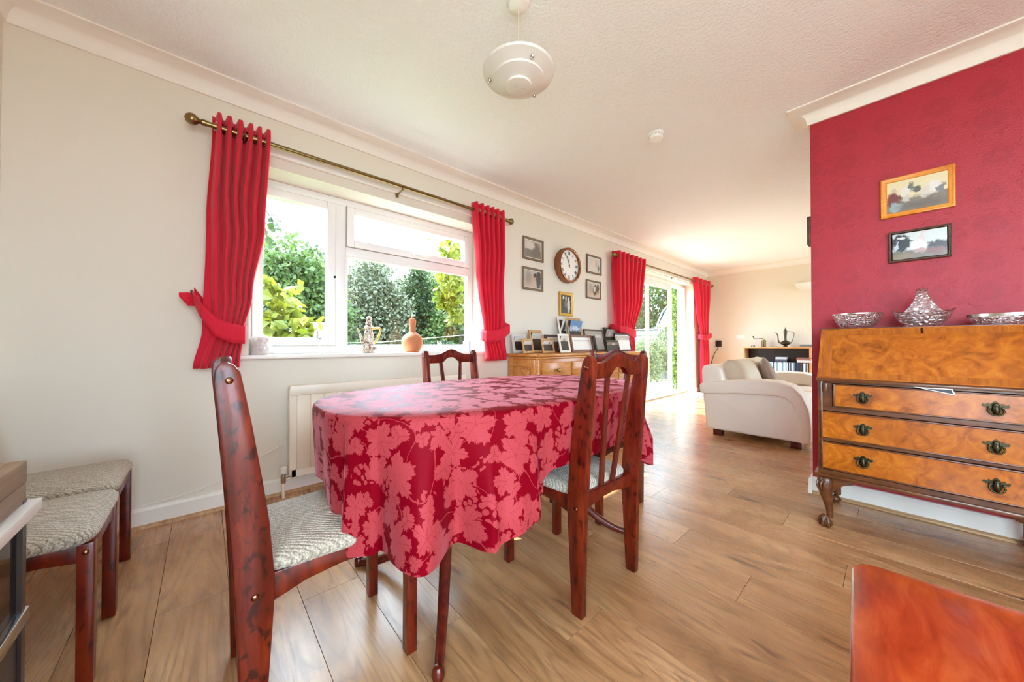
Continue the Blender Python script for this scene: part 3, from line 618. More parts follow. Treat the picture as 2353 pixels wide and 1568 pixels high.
# ------------------------------------------------------------------ dining table and cloth
TX, TY, TA, TB_, TZ = 1.01, 1.17, .745, .425, .724
def sup(a, A, B, m=2.5):
    c, s = math.cos(a), math.sin(a); return (A * math.copysign(abs(c) ** (2 / m), c), B * math.copysign(abs(s) ** (2 / m), s))
tb = thing('dining_table', 'oval pedestal dining table hidden under a red cloth, curved mahogany feet showing', 'table', (TX, TY, 0))
MB().prism([sup(2 * PI * i / 72, TA, TB_) for i in range(72)], .698, TZ, 'z').build('tabletop', M['mahogplain'], tb, bevel=.004)
for sx in (-1, 1):
    MB().lathe([(0, .17), (.03, .17), (.05, .20), (.058, .25), (.045, .31), (.038, .40), (.05, .50), (.038, .60), (.06, .68), (.10, .698), (0, .698)], (sx * .31, 0, 0), 24).build('pedestal', M['mahogplain'], tb, smooth=True)
    for sy in (-1, 1):
        pts, rr = [], []
        for i in range(17):
            q = i / 16; z = .016 + .30 * (1 - q) ** 2.0
            pts.append((sx * (.31 + .215 * q), sy * (.02 + .305 * q), z)); rr.append(lerp(.024, .0135, q))
        pts.append((sx * .532, sy * .332, .015)); rr.append(.013)
        lg = MB().tube(pts, rr, 12).build('leg', M['mahogplain'], tb, smooth=True)
        MB().lathe([(0, 0), (.015, 0), (.018, .010), (.0165, .028), (.010, .036), (0, .038)], (sx * .526, sy * .327, 0), 14).build('foot', M['mahogplain'], lg, smooth=True)
MB().box(-.31, .31, -.02, .02, .19, .225).build('stretcher', M['mahogplain'], tb, bevel=.005)
NT_, NIN, NOV = 360, 6, 30
edge = [sup(2 * PI * i / NT_, TA + .002, TB_ + .002) for i in range(NT_)]
nrm, Ls, arc = [], [], [0.0]
for i, (x, y) in enumerate(edge):
    m = 2.5; gx = math.copysign((abs(x) / TA) ** (m - 1) / TA, x); gy = math.copysign((abs(y) / TB_) ** (m - 1) / TB_, y); l = math.hypot(gx, gy); nrm.append((gx / l, gy / l))
    if i: arc.append(arc[-1] + math.hypot(x - edge[i - 1][0], y - edge[i - 1][1]))
for (x, y), (nx, ny) in zip(edge, nrm):
    lo, hi = 0, 1.2
    for _ in range(30):
        s = (lo + hi) / 2
        if (abs(x + nx * s) / 1.035) ** 7 + (abs(y + ny * s) / .745) ** 7 < 1: lo = s
        else: hi = s
    lo = min(lo, .375); wx_, wy_ = TX + x, TY + y
    if wy_ < TY: k_ = min(1, max(0, (wx_ - .74) / .12)) * min(1, max(0, (1.52 - wx_) / .1)); lo = lerp(lo, .225, k_ * k_ * (3 - 2 * k_))
    else: lo *= .80
    Ls.append(lo)
cl = MB(); uv = []
cl.v.append((0, 0, TZ + .004)); uv.append((0, 0))
for k in range(1, NIN + 1):
    for x, y in edge: cl.v.append((x * k / NIN, y * k / NIN, TZ + .004)); uv.append((x * k / NIN, y * k / NIN))
for k in range(1, NOV + 1):
    for i, ((x, y), (nx, ny)) in enumerate(zip(edge, nrm)):
        s = Ls[i] * k / NOV; corner = min(1, max(0, (Ls[i] - .30) / .07)); wx, wy = TX + x, TY + y
        calm = 1.0
        if wy < TY and .80 < wx < 1.45: calm = .12
        if wx < .34 and .9 < wy < 1.4: calm = .25
        amp_ = .022 + (.036 if wy < 1.0 else .012) * corner
        fold = amp_ * math.cos(2 * PI * arc[i] / (.235 - .02 * corner) + 1.1) + .008 * math.cos(2 * PI * arc[i] / .113 + .5)
        w = min(1, s / .3) ** 1.25
        out = .010 * (1 - math.exp(-s / .01)) + fold * w * calm + ((.03 if wy < 1.0 else -.03) * corner - .028 * (1 - calm)) * w
        drop = s - .007 * (1 - math.exp(-s / .012))
        cl.v.append((x + nx * out, y + ny * out, TZ + .004 - drop)); uv.append((x + nx * s, y + ny * s))
cl.f += [(0, 1 + i, 1 + (i + 1) % NT_) for i in range(NT_)]
cl.f += [(1 + r * NT_ + i, 1 + (r + 1) * NT_ + i, 1 + (r + 1) * NT_ + (i + 1) % NT_, 1 + r * NT_ + (i + 1) % NT_) for r in range(NIN + NOV - 1) for i in range(NT_)]
cl.uv = uv
tag(cl.build('tablecloth', M['damask'], smooth=True, loc=(TX, TY, 0), angle=80), 'crimson damask tablecloth with a vine leaf pattern draped over the dining table', 'tablecloth')

# ------------------------------------------------------------------ bureau
BX, BY0, BY1 = 2.33, -.44, .258           # front face, right and left sides
bu = thing('bureau', 'walnut bureau with sloping fall front and three drawers against the red wall', 'bureau', (BX, (BY0 + BY1) / 2, 0))
yc = (BY0 + BY1) / 2; hw = (BY1 - BY0) / 2; DEP = W - .022 - BX
side = [(0, .29), (0, .742), (.17, 1.0), (DEP, 1.0), (DEP, .29)]
b = MB().prism(side, -hw, -hw + .02, 'y').prism(side, hw - .02, hw, 'y')
b.box(.165, DEP, -hw - .004, hw + .004, .988, 1.008).box(0, DEP, -hw, hw, .272, .295).box(DEP - .012, DEP, -hw, hw, .29, 1.0)
b.box(.004, .06, -hw, hw, .728, .742).box(.004, .03, -hw, hw, .589, .612).box(.004, .03, -hw, hw, .437, .451)
b.box(.004, .03, hw - .056, hw, .61, .73).box(.004, .03, -hw, -hw + .056, .61, .73)
b.build('carcass', M['walnut'], bu, bevel=.002, seg=1)
MB().box(-.016, DEP, -hw - .016, hw + .016, .258, .274).build('base_moulding', M['walnut'], bu, bevel=.005)
fall = [(-.012, .740), (-.016, .752), (.160, 1.004), (.176, 1.004), (.186, .992), (.018, .740)]
ff = MB().prism(fall, -hw, hw, 'y').build('fall_front', M['burl'], bu, bevel=.002)
MB().prism([(-.022, .738), (-.022, .750), (-.010, .758), (.012, .742), (.012, .738)], -hw - .004, hw + .004, 'y').build('edge_moulding', M['walnut'], ff, bevel=.002)
sl = lambda q, o: (lerp(-.016, .160, q) - o * .82, lerp(.752, 1.004, q) + o * .57)
def strip(q0, q1, y0, y1, o=.0012):
    a0, a1 = sl(q0, 0), sl(q1, 0); b0, b1 = sl(q1, o), sl(q0, o); return MB().prism([a0, a1, b0, b1], y0, y1, 'y')
M['crossband'] = wood('walnut_crossbanding', (128, 62, 10), (166, 88, 18), (184, 108, 30), (3, 20, 3), 0.25, 3.0, coat=0.4)
st = strip(.04, .96, hw - .05, hw - .012); st.v += []; st.build('crossbanding', M['crossband'], ff)
strip(.04, .96, -hw + .012, -hw + .05).build('crossbanding', M['crossband'], ff)
strip(.03, .13, -hw + .05, hw - .05).build('crossbanding', M['crossband'], ff)
strip(.87, .97, -hw + .05, hw - .05).build('crossbanding', M['crossband'], ff)
MB().tube([sl(.86, .002) + (0,), sl(.93, .002) + (0,)], .003, 6)
b = MB().tube([(sl(.88, .002)[0], 0, sl(.88, .002)[1]), (sl(.97, .002)[0], 0, sl(.97, .002)[1])], .0035, 8)
b.build('keyhole', M['darkbrass'], ff, smooth=True)
def bail_handle(parent, y, z, x=-.009):
    out = []
    pts = [(0, .022), (.012, .018), (.02, .010), (.034, .014), (.046, .006), (.058, .010), (.064, .002), (.052, -.004), (.036, -.002), (.026, -.012), (.024, -.022), (.012, -.032), (0, -.036)]
    pts = [(a * .52, c) for a, c in pts]
    poly = [(a, c) for a, c in pts] + [(-a, c) for a, c in reversed(pts[1:-1])]
    b = MB().prism(poly, 0, .003, 'x')
    b.lathe([(0, -.012), (.006, -.011), (.009, -.006), (.007, 0), (0, 0)], (0, 0, .006), 12, 'x')
    for s in (-1, 1): b.lathe([(0, -.010), (.004, -.009), (.005, -.003), (.004, 0), (0, 0)], (0, s * .016, -.004), 10, 'x')
    b.tube([(-.006, .016, -.004), (-.011, .019, -.016), (-.013, .014, -.027), (-.014, .006, -.032), (-.014, -.006, -.032), (-.013, -.014, -.027), (-.011, -.019, -.016), (-.006, -.016, -.004)], .003, 8)
    b.tube([(-.008, .0, .004), (-.010, 0, -.012), (-.009, 0, -.03)], [.007, .011, .005], 10)
    return b.build('handle', M['darkbrass'], parent, smooth=True, loc=(x, y, z), angle=50)
for z0, z1, hy in ((.612, .728, hw - .058), (.451, .589, hw - .012), (.298, .437, hw - .012)):
    d = MB().box(-.006, .03, -hy, hy, z0 + .002, z1 - .002).build('drawer', M['burl'], bu, bevel=.001, seg=1)
    k = .007; cbm = MB().box(-.011, .004, -hy, -hy + k, z0 + .001, z1 - .001).box(-.011, .004, hy - k, hy, z0 + .001, z1 - .001).box(-.011, .004, -hy + k, hy - k, z0 + .001, z0 + k).box(-.011, .004, -hy + k, hy - k, z1 - k, z1 - .001)
    cbm.build('cockbead', M['walnut'], d, bevel=.002)
    for y in (.097, -.27): bail_handle(d, y - yc, (z0 + z1) / 2 + .006)
for s in (-1, 1): MB().box(-.012, .2, s * (hw - .03) - .008, s * (hw - .03) + .008, .684, .728).build('loper', M['walnut'], bu, bevel=.002)
def bureau_leg(px, py, sx, sy):
    path = [(.0, .0, .262, .030), (.006, .006, .225, .036), (.008, .008, .19, .031), (.002, .002, .15, .023), (-.006, -.006, .10, .016), (-.010, -.010, .06, .0135), (-.007, -.007, .04, .0165)]
    pts = [(px + sx * a, py + sy * c, z) for a, c, z, r in path]
    lg = MB().tube(pts, [p[3] for p in path], 12)
    lg.box(px - .026, px + .026, py - .026, py + .026, .225, .262)
    o = lg.build('leg', M['walnut'], bu, smooth=True, sub=1)
    # knee brackets
    kb = MB().prism([(py - sy * .0, .26), (py - sy * .105, .26), (py - sy * .095, .235), (py - sy * .06, .22), (py - sy * .03, .19), (py, .18)], px - .008, px + .02, 'x')
    kb.build('knee_bracket', M['walnut'], o, bevel=.003)
    fx, fy = px + sx * .004, py + sy * .004
    MB().lathe([(0, 0), (.018, .002), (.026, .012), (.027, .022), (.02, .034), (.008, .04), (0, .041)], (fx, fy, 0), 16).build('ball_foot', M['walnut'], o, smooth=True)
    cw = MB()
    for k in range(4):
        a = math.atan2(sy, sx) + (k - 1.5) * .8
        cw.tube([(fx + .010 * math.cos(a), fy + .010 * math.sin(a), .052), (fx + .024 * math.cos(a), fy + .024 * math.sin(a), .036), (fx + .030 * math.cos(a), fy + .030 * math.sin(a), .018), (fx + .026 * math.cos(a), fy + .026 * math.sin(a), .003)], [.008, .008, .007, .004], 8)
    cw.build('claw', M['walnut'], o, smooth=True)
    if sx < 0:
        sc_ = MB()
        for k in range(3): sc_.tube([(px - .036, py + sy * (.03 - .016 * k), .235), (px - .042, py + sy * (.034 - .014 * k), .22), (px - .041, py + sy * (.03 - .010 * k), .20), (px - .032, py + sy * (.022 - .006 * k), .18)], [.003, .005, .005, .002], 6)
        sc_.build('shell_carving', M['walnut'], o, smooth=True)
for px, sx in ((.03, -1), (DEP - .05, 1)):
    for py, sy in ((hw - .03, 1), (-hw + .03, -1)): bureau_leg(px, py, sx if sx < 0 else .3, sy)
ph = tag(MB().prism([(.056, .0), (-.05, .0), (-.058, -.026)], -.001, .001, 'y').build('loose_photo', M['paper'], loc=(BX - .0235, -.115, .737), rot=(0, 0, PI / 2)), 'corner of a loose photo poking out under the bureau lid', 'photo')
MB().prism([(.028, -.004), (-.046, -.003), (-.052, -.021)], -.0016, .0016, 'y').build('image', M['black'], ph)

# crystal on the bureau
cbz = 1.0085
bw = thing('crystal_bowl', 'round cut crystal bowl with a silver rim on the bureau, nearest the living room', 'bowl', (2.67, .13, cbz))
M['crystal2'] = mat_crystal('cut_crystal_fine', (0.97, 0.95, 0.95, 1), 95.0, 0.5)
MB().lathe([(0, 0), (.055, 0), (.066, .006), (.082, .03), (.094, .058), (.098, .078), (.094, .078), (.086, .05), (.07, .02), (.05, .010), (0, .010)], (0, 0, 0), 40).build('bowl', M['crystal2'], bw, smooth=True)
MB().lathe([(.0935, .076), (.1, .076), (.1, .082), (.0935, .082), (.0935, .076)], (0, 0, 0), 40).build('rim', M['silver'], bw, smooth=True)
bk = thing('crystal_basket', 'cut crystal basket with a tall arched handle on the bureau top', 'basket', (2.67, -.1, cbz))
def bsk(u, v):
    a = 2 * PI * u; pr = [(.0, .0), (.52, .0), (.62, .012), (.8, .04), (.94, .075), (1.0, 1.0), (.93, .98), (.86, .07), (.68, .03), (.4, .012), (0, .012)]
    f = v * (len(pr) - 1); i = min(int(f), len(pr) - 2); q = f - i
    r, z = lerp(pr[i][0], pr[i + 1][0], q), None
    rim = .078 + .010 * math.cos(2 * a) * -1 + .003 * math.cos(16 * a)
    z0 = pr[i][1] if pr[i][1] < .5 else rim * pr[i][1]; z1 = pr[i + 1][1] if pr[i + 1][1] < .5 else rim * pr[i + 1][1]
    return (r * .062 * math.cos(a), r * .105 * math.sin(a), lerp(z0, z1, q))
MB().surf(bsk, 48, 20, True).build('bowl', M['crystal'], bk, smooth=True)
def hnd(u, v):
    a = PI * u; x = .056 * math.cos(a); z = .075 + .115 * math.sin(a); w = .018 + .045 * (1 - math.sin(a)) ** 2.2
    return (x, (v - .5) * 2 * w, z)
MB().surf(hnd, 32, 6).build('handle', M['crystal'], bk, smooth=True, solid=.008)
MB().lathe([(0, -.001), (.009, -.001), (.009, 0), (0, 0)], (0, 0, 0), 16, 'x', 1.0, .7).build('sticker', M['paper'], bk, loc=(-.064, .022, .088))
dsh = thing('crystal_dish', 'shallow oval crystal dish with a silver rim at the right edge of the bureau', 'dish', (2.67, -.352, cbz))
def ds(b, sx): b.v = [(x * .75, y, z) for x, y, z in b.v]; return b
ds(MB().lathe([(0, 0), (.085, 0), (.098, .008), (.112, .028), (.116, .042), (.111, .042), (.1, .02), (.085, .008), (0, .008)], (0, 0, 0), 40), 1).build('dish', M['crystal2'], dsh, smooth=True)
ds(MB().lathe([(.110, .04), (.119, .04), (.119, .052), (.110, .052), (.110, .04)], (0, 0, 0), 40), 1).build('rim', M['silver'], dsh, smooth=True)

# ------------------------------------------------------------------ picture frames
def frame_ring(w, h, bd, dep, prof=True):
    """mitred moulding ring in the XZ plane, facing -Y, base at z = 0"""
    sec = [(0, 0), (0, -dep), (bd * .25, -dep * 1.12), (bd * .5, -dep * .85), (bd * .85, -dep * .9), (bd, -dep * .6), (bd, 0)] if prof else [(0, 0), (0, -dep), (bd, -dep), (bd, 0)]
    n = len(sec); b = MB(); vs = []
    for cx, cz in ((-1, 0), (1, 0), (1, 1), (-1, 1)):
        for o, y in sec: vs.append((cx * (w / 2 - o), y, (o if cz == 0 else h - o)))
    b.add(vs, [(c * n + k, c * n + (k + 1) % n, ((c + 1) % 4) * n + (k + 1) % n, ((c + 1) % 4) * n + k) for c in range(4) for k in range(n)])
    return b
def frame(name, label, cat, w, h, bd, fmat, pmat, loc, rz=0.0, tilt=0.0, mount=None, mmat=None, stand=False, dep=.016, group=None, liner=None):
    t = thing(name, label, cat, loc, rot=(-tilt, 0, rz), group=group)
    frame_ring(w, h, bd, dep).build('moulding', fmat, t, bevel=.0006, seg=1)
    MB().box(-w / 2 + .002, w / 2 - .002, -.004, -.001, .002, h - .002).build('backboard', M['darkpanel'], t)
    i = bd - .002
    if mount:
        MB().box(-w / 2 + i, w / 2 - i, -.0065, -.0045, i, h - i).build('mount', mmat or M['paper'], t)
        i += mount
    if liner: frame_ring(w - 2 * bd + .002, h - 2 * bd + .002, .004, dep * .5, False).build('liner', liner, t, loc=(0, 0, bd - .001))
    MB().box(-w / 2 + i, w / 2 - i, -.008, -.006, i, h - i).build('print', pmat, t)
    if stand:
        z1 = h * .62; yb = (z1 * math.sin(tilt) + .045)
        MB().prism([(-.02, .0), (.02, .0), (.014, z1), (-.014, z1)], -.002, .002, 'y').build('easel_strut', M['darkpanel'], t, loc=(0, .002 + .0, .0), rot=(0, 0, 0))
        st = t.children[-1]; L = z1
        for vtx in st.data.vertices:
            q = vtx.co.z / L; vtx.co.y += .002 + (1 - q) * L * math.sin(tilt * 2.2); vtx.co.z = lerp(L * (1 - math.cos(tilt * 2.2)) + .002, L, q) + (1 - q) * (math.tan(tilt) * L * math.sin(tilt * 2.2)) * 0.55
    return t
M['bronzeframe'] = simple('bronze_frame', (122, 100, 70), 0.4, 0.0, var=0.3, vscale=60)
M['gold'] = simple('gold_frame', (206, 158, 60), 0.3, 0.5, var=0.2, vscale=20)
M['yellowpine'] = wood('orange_pine_frame', (196, 110, 20), (224, 142, 40), (236, 164, 66), (3, 3, 3), 0.3, 4.0, coat=0.3)
M['brownframe'] = wood('brown_frame', (64, 38, 26), (88, 56, 38), (108, 74, 52), rough=0.35)
M['rosewood'] = wood('rosewood_frame', (110, 76, 60), (136, 98, 78), (156, 118, 96), rough=0.35)
M['whiteframe'] = simple('white_frame', (236, 230, 220), 0.4)
M['greyframe'] = simple('pale_grey_frame', (206, 198, 190), 0.4, var=0.15, vscale=30)
M['blackframe'] = simple('black_frame', (34, 32, 30), 0.35)
M['greenframe'] = simple('dark_green_frame', (24, 52, 36), 0.3)
SK, DK, WH = (196, 160, 140), (44, 38, 36), (232, 228, 222)
# wall pictures on the window wall
wy = D - .001
frame('picture_frame', 'bronze framed picture, upper left of the clock', 'picture', .305, .235, .024, M['bronzeframe'], mat_print('print_a', (200, 190, 180), (130, 122, 112), [(.65, .5, .4, .6, (120, 112, 102), 4), (.3, .7, .35, .3, (216, 206, 198), 4)]), (2.572, wy, 1.806), mount=.008)
frame('picture_frame', 'bronze framed picture, lower left of the clock', 'picture', .308, .235, .024, M['bronzeframe'], mat_print('print_b', (186, 178, 168), (196, 170, 150), [(.25, .55, .25, .5, (150, 140, 128), 3), (.55, .6, .16, .3, SK, 5), (.85, .5, .18, .7, (70, 62, 54), 6), (.62, .75, .12, .14, (60, 50, 44), 6)]), (2.564, wy, 1.491), mount=.008)
frame('picture_frame', 'small bronze framed picture, upper right of the clock', 'picture', .318, .232, .022, M['bronzeframe'], mat_print('print_c', (206, 204, 198), (216, 210, 200), [(.45, .55, .2, .5, (222, 206, 190), 3), (.85, .3, .1, .3, (110, 112, 118), 5), (.7, .6, .1, .4, (182, 176, 168), 3)]), (3.67, wy, 1.815), mount=.008)
frame('picture_frame', 'small bronze framed picture, lower right of the clock', 'picture', .318, .232, .022, M['bronzeframe'], mat_print('print_d', (200, 190, 176), (206, 182, 160), [(.25, .6, .2, .5, (176, 164, 150), 3), (.6, .5, .2, .45, (70, 58, 50), 5), (.58, .55, .11, .24, (226, 212, 198), 6), (.85, .6, .12, .4, (90, 82, 74), 4)]), (3.66, wy, 1.497), mount=.008)
frame('picture_frame', 'gold framed black and white group portrait on the wall below the clock', 'picture', .245, .275, .032, M['gold'], mat_print('print_e', (70, 60, 52), (58, 50, 44), [(.28, .55, .17, .42, (40, 36, 34), 6), (.5, .5, .14, .4, (120, 112, 104), 6), (.76, .45, .15, .45, (206, 200, 192), 6), (.27, .85, .08, .1, WH, 8), (.5, .83, .07, .09, (220, 210, 200), 8), (.74, .83, .07, .09, WH, 8), (.5, .2, .2, .2, (52, 60, 50), 6)]), (3.11, wy, 1.25))
# red wall pictures (facing -X)
rx = W - .001
frame('picture_frame', 'orange pine framed party photo, upper picture on the red wall', 'picture', .258, .217, .024, M['yellowpine'], mat_print('print_f', (226, 214, 172), (130, 120, 108), [(.12, .42, .13, .3, (120, 60, 60), 6), (.16, .16, .12, .2, (150, 168, 170), 6), (.14, .7, .06, .09, (206, 180, 160), 8), (.32, .62, .12, .16, (222, 218, 206), 5), (.42, .74, .05, .14, (110, 118, 112), 6), (.5, .62, .09, .12, (96, 100, 92), 5), (.66, .5, .13, .22, (214, 206, 194), 4), (.8, .62, .1, .2, (226, 220, 212), 5), (.9, .5, .07, .2, (128, 130, 128), 5), (.6, .15, .5, .16, (112, 102, 94), 3), (.34, .4, .08, .14, (200, 196, 188), 5)], horizon=.45), (rx, -.090, 1.623), rz=-PI / 2)
frame('picture_frame', 'dark framed photo of an indoor display, lower picture on the red wall', 'picture', .215, .168, .011, M['brownframe'], mat_print('print_g', (206, 214, 210), (120, 106, 88), [(.18, .62, .2, .36, (34, 38, 44), 8), (.2, .8, .1, .05, (214, 212, 208), 8), (.1, .5, .04, .22, (186, 196, 204), 8), (.85, .42, .3, .16, (60, 56, 54), 5), (.55, .75, .07, .3, (216, 196, 190), 6), (.52, .45, .17, .24, (232, 216, 212), 7), (.52, .3, .14, .08, (180, 150, 142), 6), (.8, .22, .2, .12, (130, 84, 80), 5), (.2, .12, .3, .12, (134, 118, 90), 4)], horizon=.36), (rx, -.097, 1.372), rz=-PI / 2, liner=M['gold'])
pq = thing('plaque', 'narrow brown wooden plaque on the end of the red partition', 'plaque', (W + .05, WE, 1.545))
MB().prism([(-.04, .01), (.04, .01), (.044, .18), (.038, .19), (-.038, .19), (-.044, .18)], 0.0005, .02, 'y').build('board', M['brownframe'], pq, bevel=.003)
MB().box(-.024, .024, .0195, .0215, .05, .15).build('inset', M['oakframe'], pq)
# standing frames on the sideboard
SBZ = .8365
G = 'family photo frames standing on the sideboard'
def sf(label, x0, x1, h, y, bd, fm, pm, rz=0.0, **k):
    return frame('standing_photo', label, 'photo frame', (x1 - x0), h, bd, fm, pm, ((x0 + x1) / 2, y, SBZ + .001), rz=rz, tilt=.2, stand=True, group=G, dep=.012, **k)
land = lambda n, *bl: mat_print(n, (222, 218, 208), (166, 160, 148), list(bl))
sf('pale grey photo frame, leftmost at the back of the sideboard', 2.205, 2.385, .19, 2.43, .03, M['greyframe'], land('print_1', (.5, .2, .3, .28, DK, 6)), -.1)
sf('small oak photo frame, leftmost in the front row on the sideboard', 2.225, 2.385, .142, 2.33, .022, M['oakframe'], land('print_2', (.5, .15, .4, .2, (70, 70, 66), 5)), .12)
sf('tall pale oak photo frame, second from the left on the sideboard', 2.43, 2.63, .235, 2.42, .026, M['oakframe'], land('print_3', (.5, .3, .25, .4, (110, 116, 96), 4)), .08)
sf('oak photo frame with a figure in yellow on the sideboard', 2.44, 2.635, .145, 2.28, .02, M['oakframe'], land('print_4', (.65, .35, .16, .35, (196, 140, 40), 6), (.65, .75, .08, .12, (80, 60, 50), 7)), .1)
sf('brown photo frame half hidden behind the white one on the sideboard', 2.66, 2.9, .19, 2.43, .022, M['brownframe'], land('print_5', (.4, .4, .2, .3, (140, 140, 140), 4)), .05)
sf('white photo frame in the front row on the sideboard', 2.645, 2.83, .195, 2.23, .024, M['whiteframe'], land('print_6', (.5, .5, .3, .4, (128, 126, 116), 3)), .1)
sf('wide rosewood photo frame with a white mount on the sideboard', 2.87, 3.25, .188, 2.25, .026, M['rosewood'], land('print_7', (.5, .45, .35, .4, (150, 140, 116), 4), (.5, .6, .12, .2, (210, 200, 170), 5)), .0, mount=.03)
sf('tall white photo frame, at the back beside the beach photo', 2.93, 3.1, .40, 2.44, .03, M['whiteframe'], land('print_8', (.5, .6, .3, .5, (70, 66, 64), 5)), .12)
sf('pale wood frame with a blue sea beach photo on the sideboard', 3.05, 3.31, .395, 2.41, .026, M['oakframe'], mat_print('print_9', (96, 146, 196), (206, 190, 180), [(.5, .72, .6, .1, (220, 226, 230), 3), (.5, .4, .12, .3, (170, 110, 100), 6), (.55, .55, .09, .12, (120, 80, 70), 6)], horizon=.55))
sf('dark and gold photo frame with a grey mount, at the back of the sideboard', 3.36, 3.76, .272, 2.42, .02, M['brownframe'], land('print_10', (.7, .3, .2, .3, (90, 80, 66), 4)), .0, mount=.045, mmat=M['mountgrey'], liner=M['gold'])
sf('narrow brown photo frame turned edge-on in the middle of the sideboard', 3.21, 3.41, .185, 2.26, .02, M['brownframe'], land('print_11', (.5, .5, .3, .3, (200, 196, 188), 4)), .75, mount=.015)
sf('black photo frame with a grey group photo, at the back right of the sideboard', 3.83, 4.12, .31, 2.44, .02, M['blackframe'], mat_print('print_12', (176, 172, 164), (150, 146, 138), [(.3, .7, .12, .14, (216, 210, 204), 5), (.6, .66, .12, .14, (206, 200, 194), 5)]), -.06)
sf('large black photo frame with a grey print, rightmost on the sideboard', 3.80, 4.12, .225, 2.28, .016, M['blackframe'], mat_print('print_13', (186, 180, 170), (158, 154, 146), [(.5, .7, .3, .2, (206, 200, 192), 3)]), -.08, mount=.012)
sf('small dark green photo frame in front on the sideboard', 3.43, 3.70, .135, 2.19, .018, M['greenframe'], mat_print('print_14', (120, 108, 98), (96, 90, 84), [(.3, .3, .2, .3, (206, 202, 200), 5), (.6, .6, .2, .3, (186, 160, 146), 5), (.8, .4, .15, .3, (60, 56, 54), 5)]), 0)

# wall clock
ck = thing('wall_clock', 'copper wall clock with roman numerals between the pictures', 'clock', (3.113, D, 1.832), rot=(0, 0, 0))
MB().lathe([(0, 0), (.2, 0), (.203, -.012), (.198, -.022), (.203, -.032), (.197, -.044), (.202, -.054), (.196, -.066), (.198, -.074), (.188, -.082), (.176, -.078), (.172, -.05), (0, -.05)], (0, 0, 0), 56, 'y').build('case', M['copper'], ck, smooth=True, angle=60)
MB().lathe([(0, -.052), (.173, -.052), (.173, -.05), (0, -.05)], (0, 0, 0), 48, 'y').build('dial', M['paper'], ck)
M['ink'] = simple('ink_black', (48, 46, 46), 0.6)
NUM = ['XII', 'I', 'II', 'III', 'IIII', 'V', 'VI', 'VII', 'VIII', 'IX', 'X', 'XI']
for k, txt in enumerate(NUM):
    # strokes: each numeral is built from bars, foot towards the centre
    b = MB(); gl = {'I': [((0, 0), (0, 1), 1)], 'V': [((-.3, 1), (0, 0), 1), ((.3, 1), (0, 0), .5)], 'X': [((-.3, 1), (.3, 0), 1), ((.3, 1), (-.3, 0), .5)]}
    wds = {'I': .34, 'V': .75, 'X': .75}; tot = sum(wds[c] for c in txt); x = -tot / 2; a = -2 * PI * k / 12
    for c in txt:
        cx = x + wds[c] / 2; x += wds[c]
        for (p0, p1, th) in gl[c]:
            q = []
            for (px, pz) in (p0, p1):
                for s in (-1, 1): q.append(((cx + px) * .024 + s * .0026 * th, .118 + pz * .038))
            q = [q[0], q[1], q[3], q[2]]
            q = [(u * math.cos(a) - w * math.sin(a), u * math.sin(a) + w * math.cos(a)) for u, w in q]
            b.prism(q, -.0535, -.0522, 'y')
    b.build('numeral', M['ink'], ck)
def hand(a, L, w, y):
    q = [(-w * .5, -.03), (w * .5, -.03), (w, L * .55), (w * 1.6, L * .7), (0, L), (-w * 1.6, L * .7), (-w, L * .55)]
    q = [(u * math.cos(a) - v_ * math.sin(a), u * math.sin(a) + v_ * math.cos(a)) for u, v_ in q]
    MB().prism(q, y - .001, y, 'y').build('hand', M['ink'], ck)
hand(2 * PI * 4 / 60, .125, .0035, -.058); hand(2 * PI * .4 / 60, .085, .0045, -.0555)
MB().lathe([(0, -.062), (.008, -.061), (.008, -.053), (0, -.053)], (0, 0, 0), 12, 'y').build('hub', M['ink'], ck, smooth=True)

# ------------------------------------------------------------------ sideboard
sb = thing('sideboard', 'antique pine sideboard with drawers below the wall clock', 'sideboard', (3.15, 2.515, 0))
sx0, sx1, sy0 = -.95, .93, -.385
b = MB().box(sx0 + .02, sx1 - .02, sy0 + .012, -.0, .06, .808); b.build('body', M['pine'], sb, bevel=.003)
MB().box(sx0 - .02, sx1 + .07, sy0 - .03, 0, .808, .836).build('top', M['pine'], sb, bevel=.01, seg=3)
MB().box(sx0 - .005, sx1 + .005, sy0 - .008, -.002, 0, .075).build('plinth', M['pine'], sb, bevel=.008)
MB().box(sx0 - .002, sx1 + .002, sy0 - .006, -.01, .785, .808).build('top_moulding', M['pine'], sb, bevel=.008, seg=3)
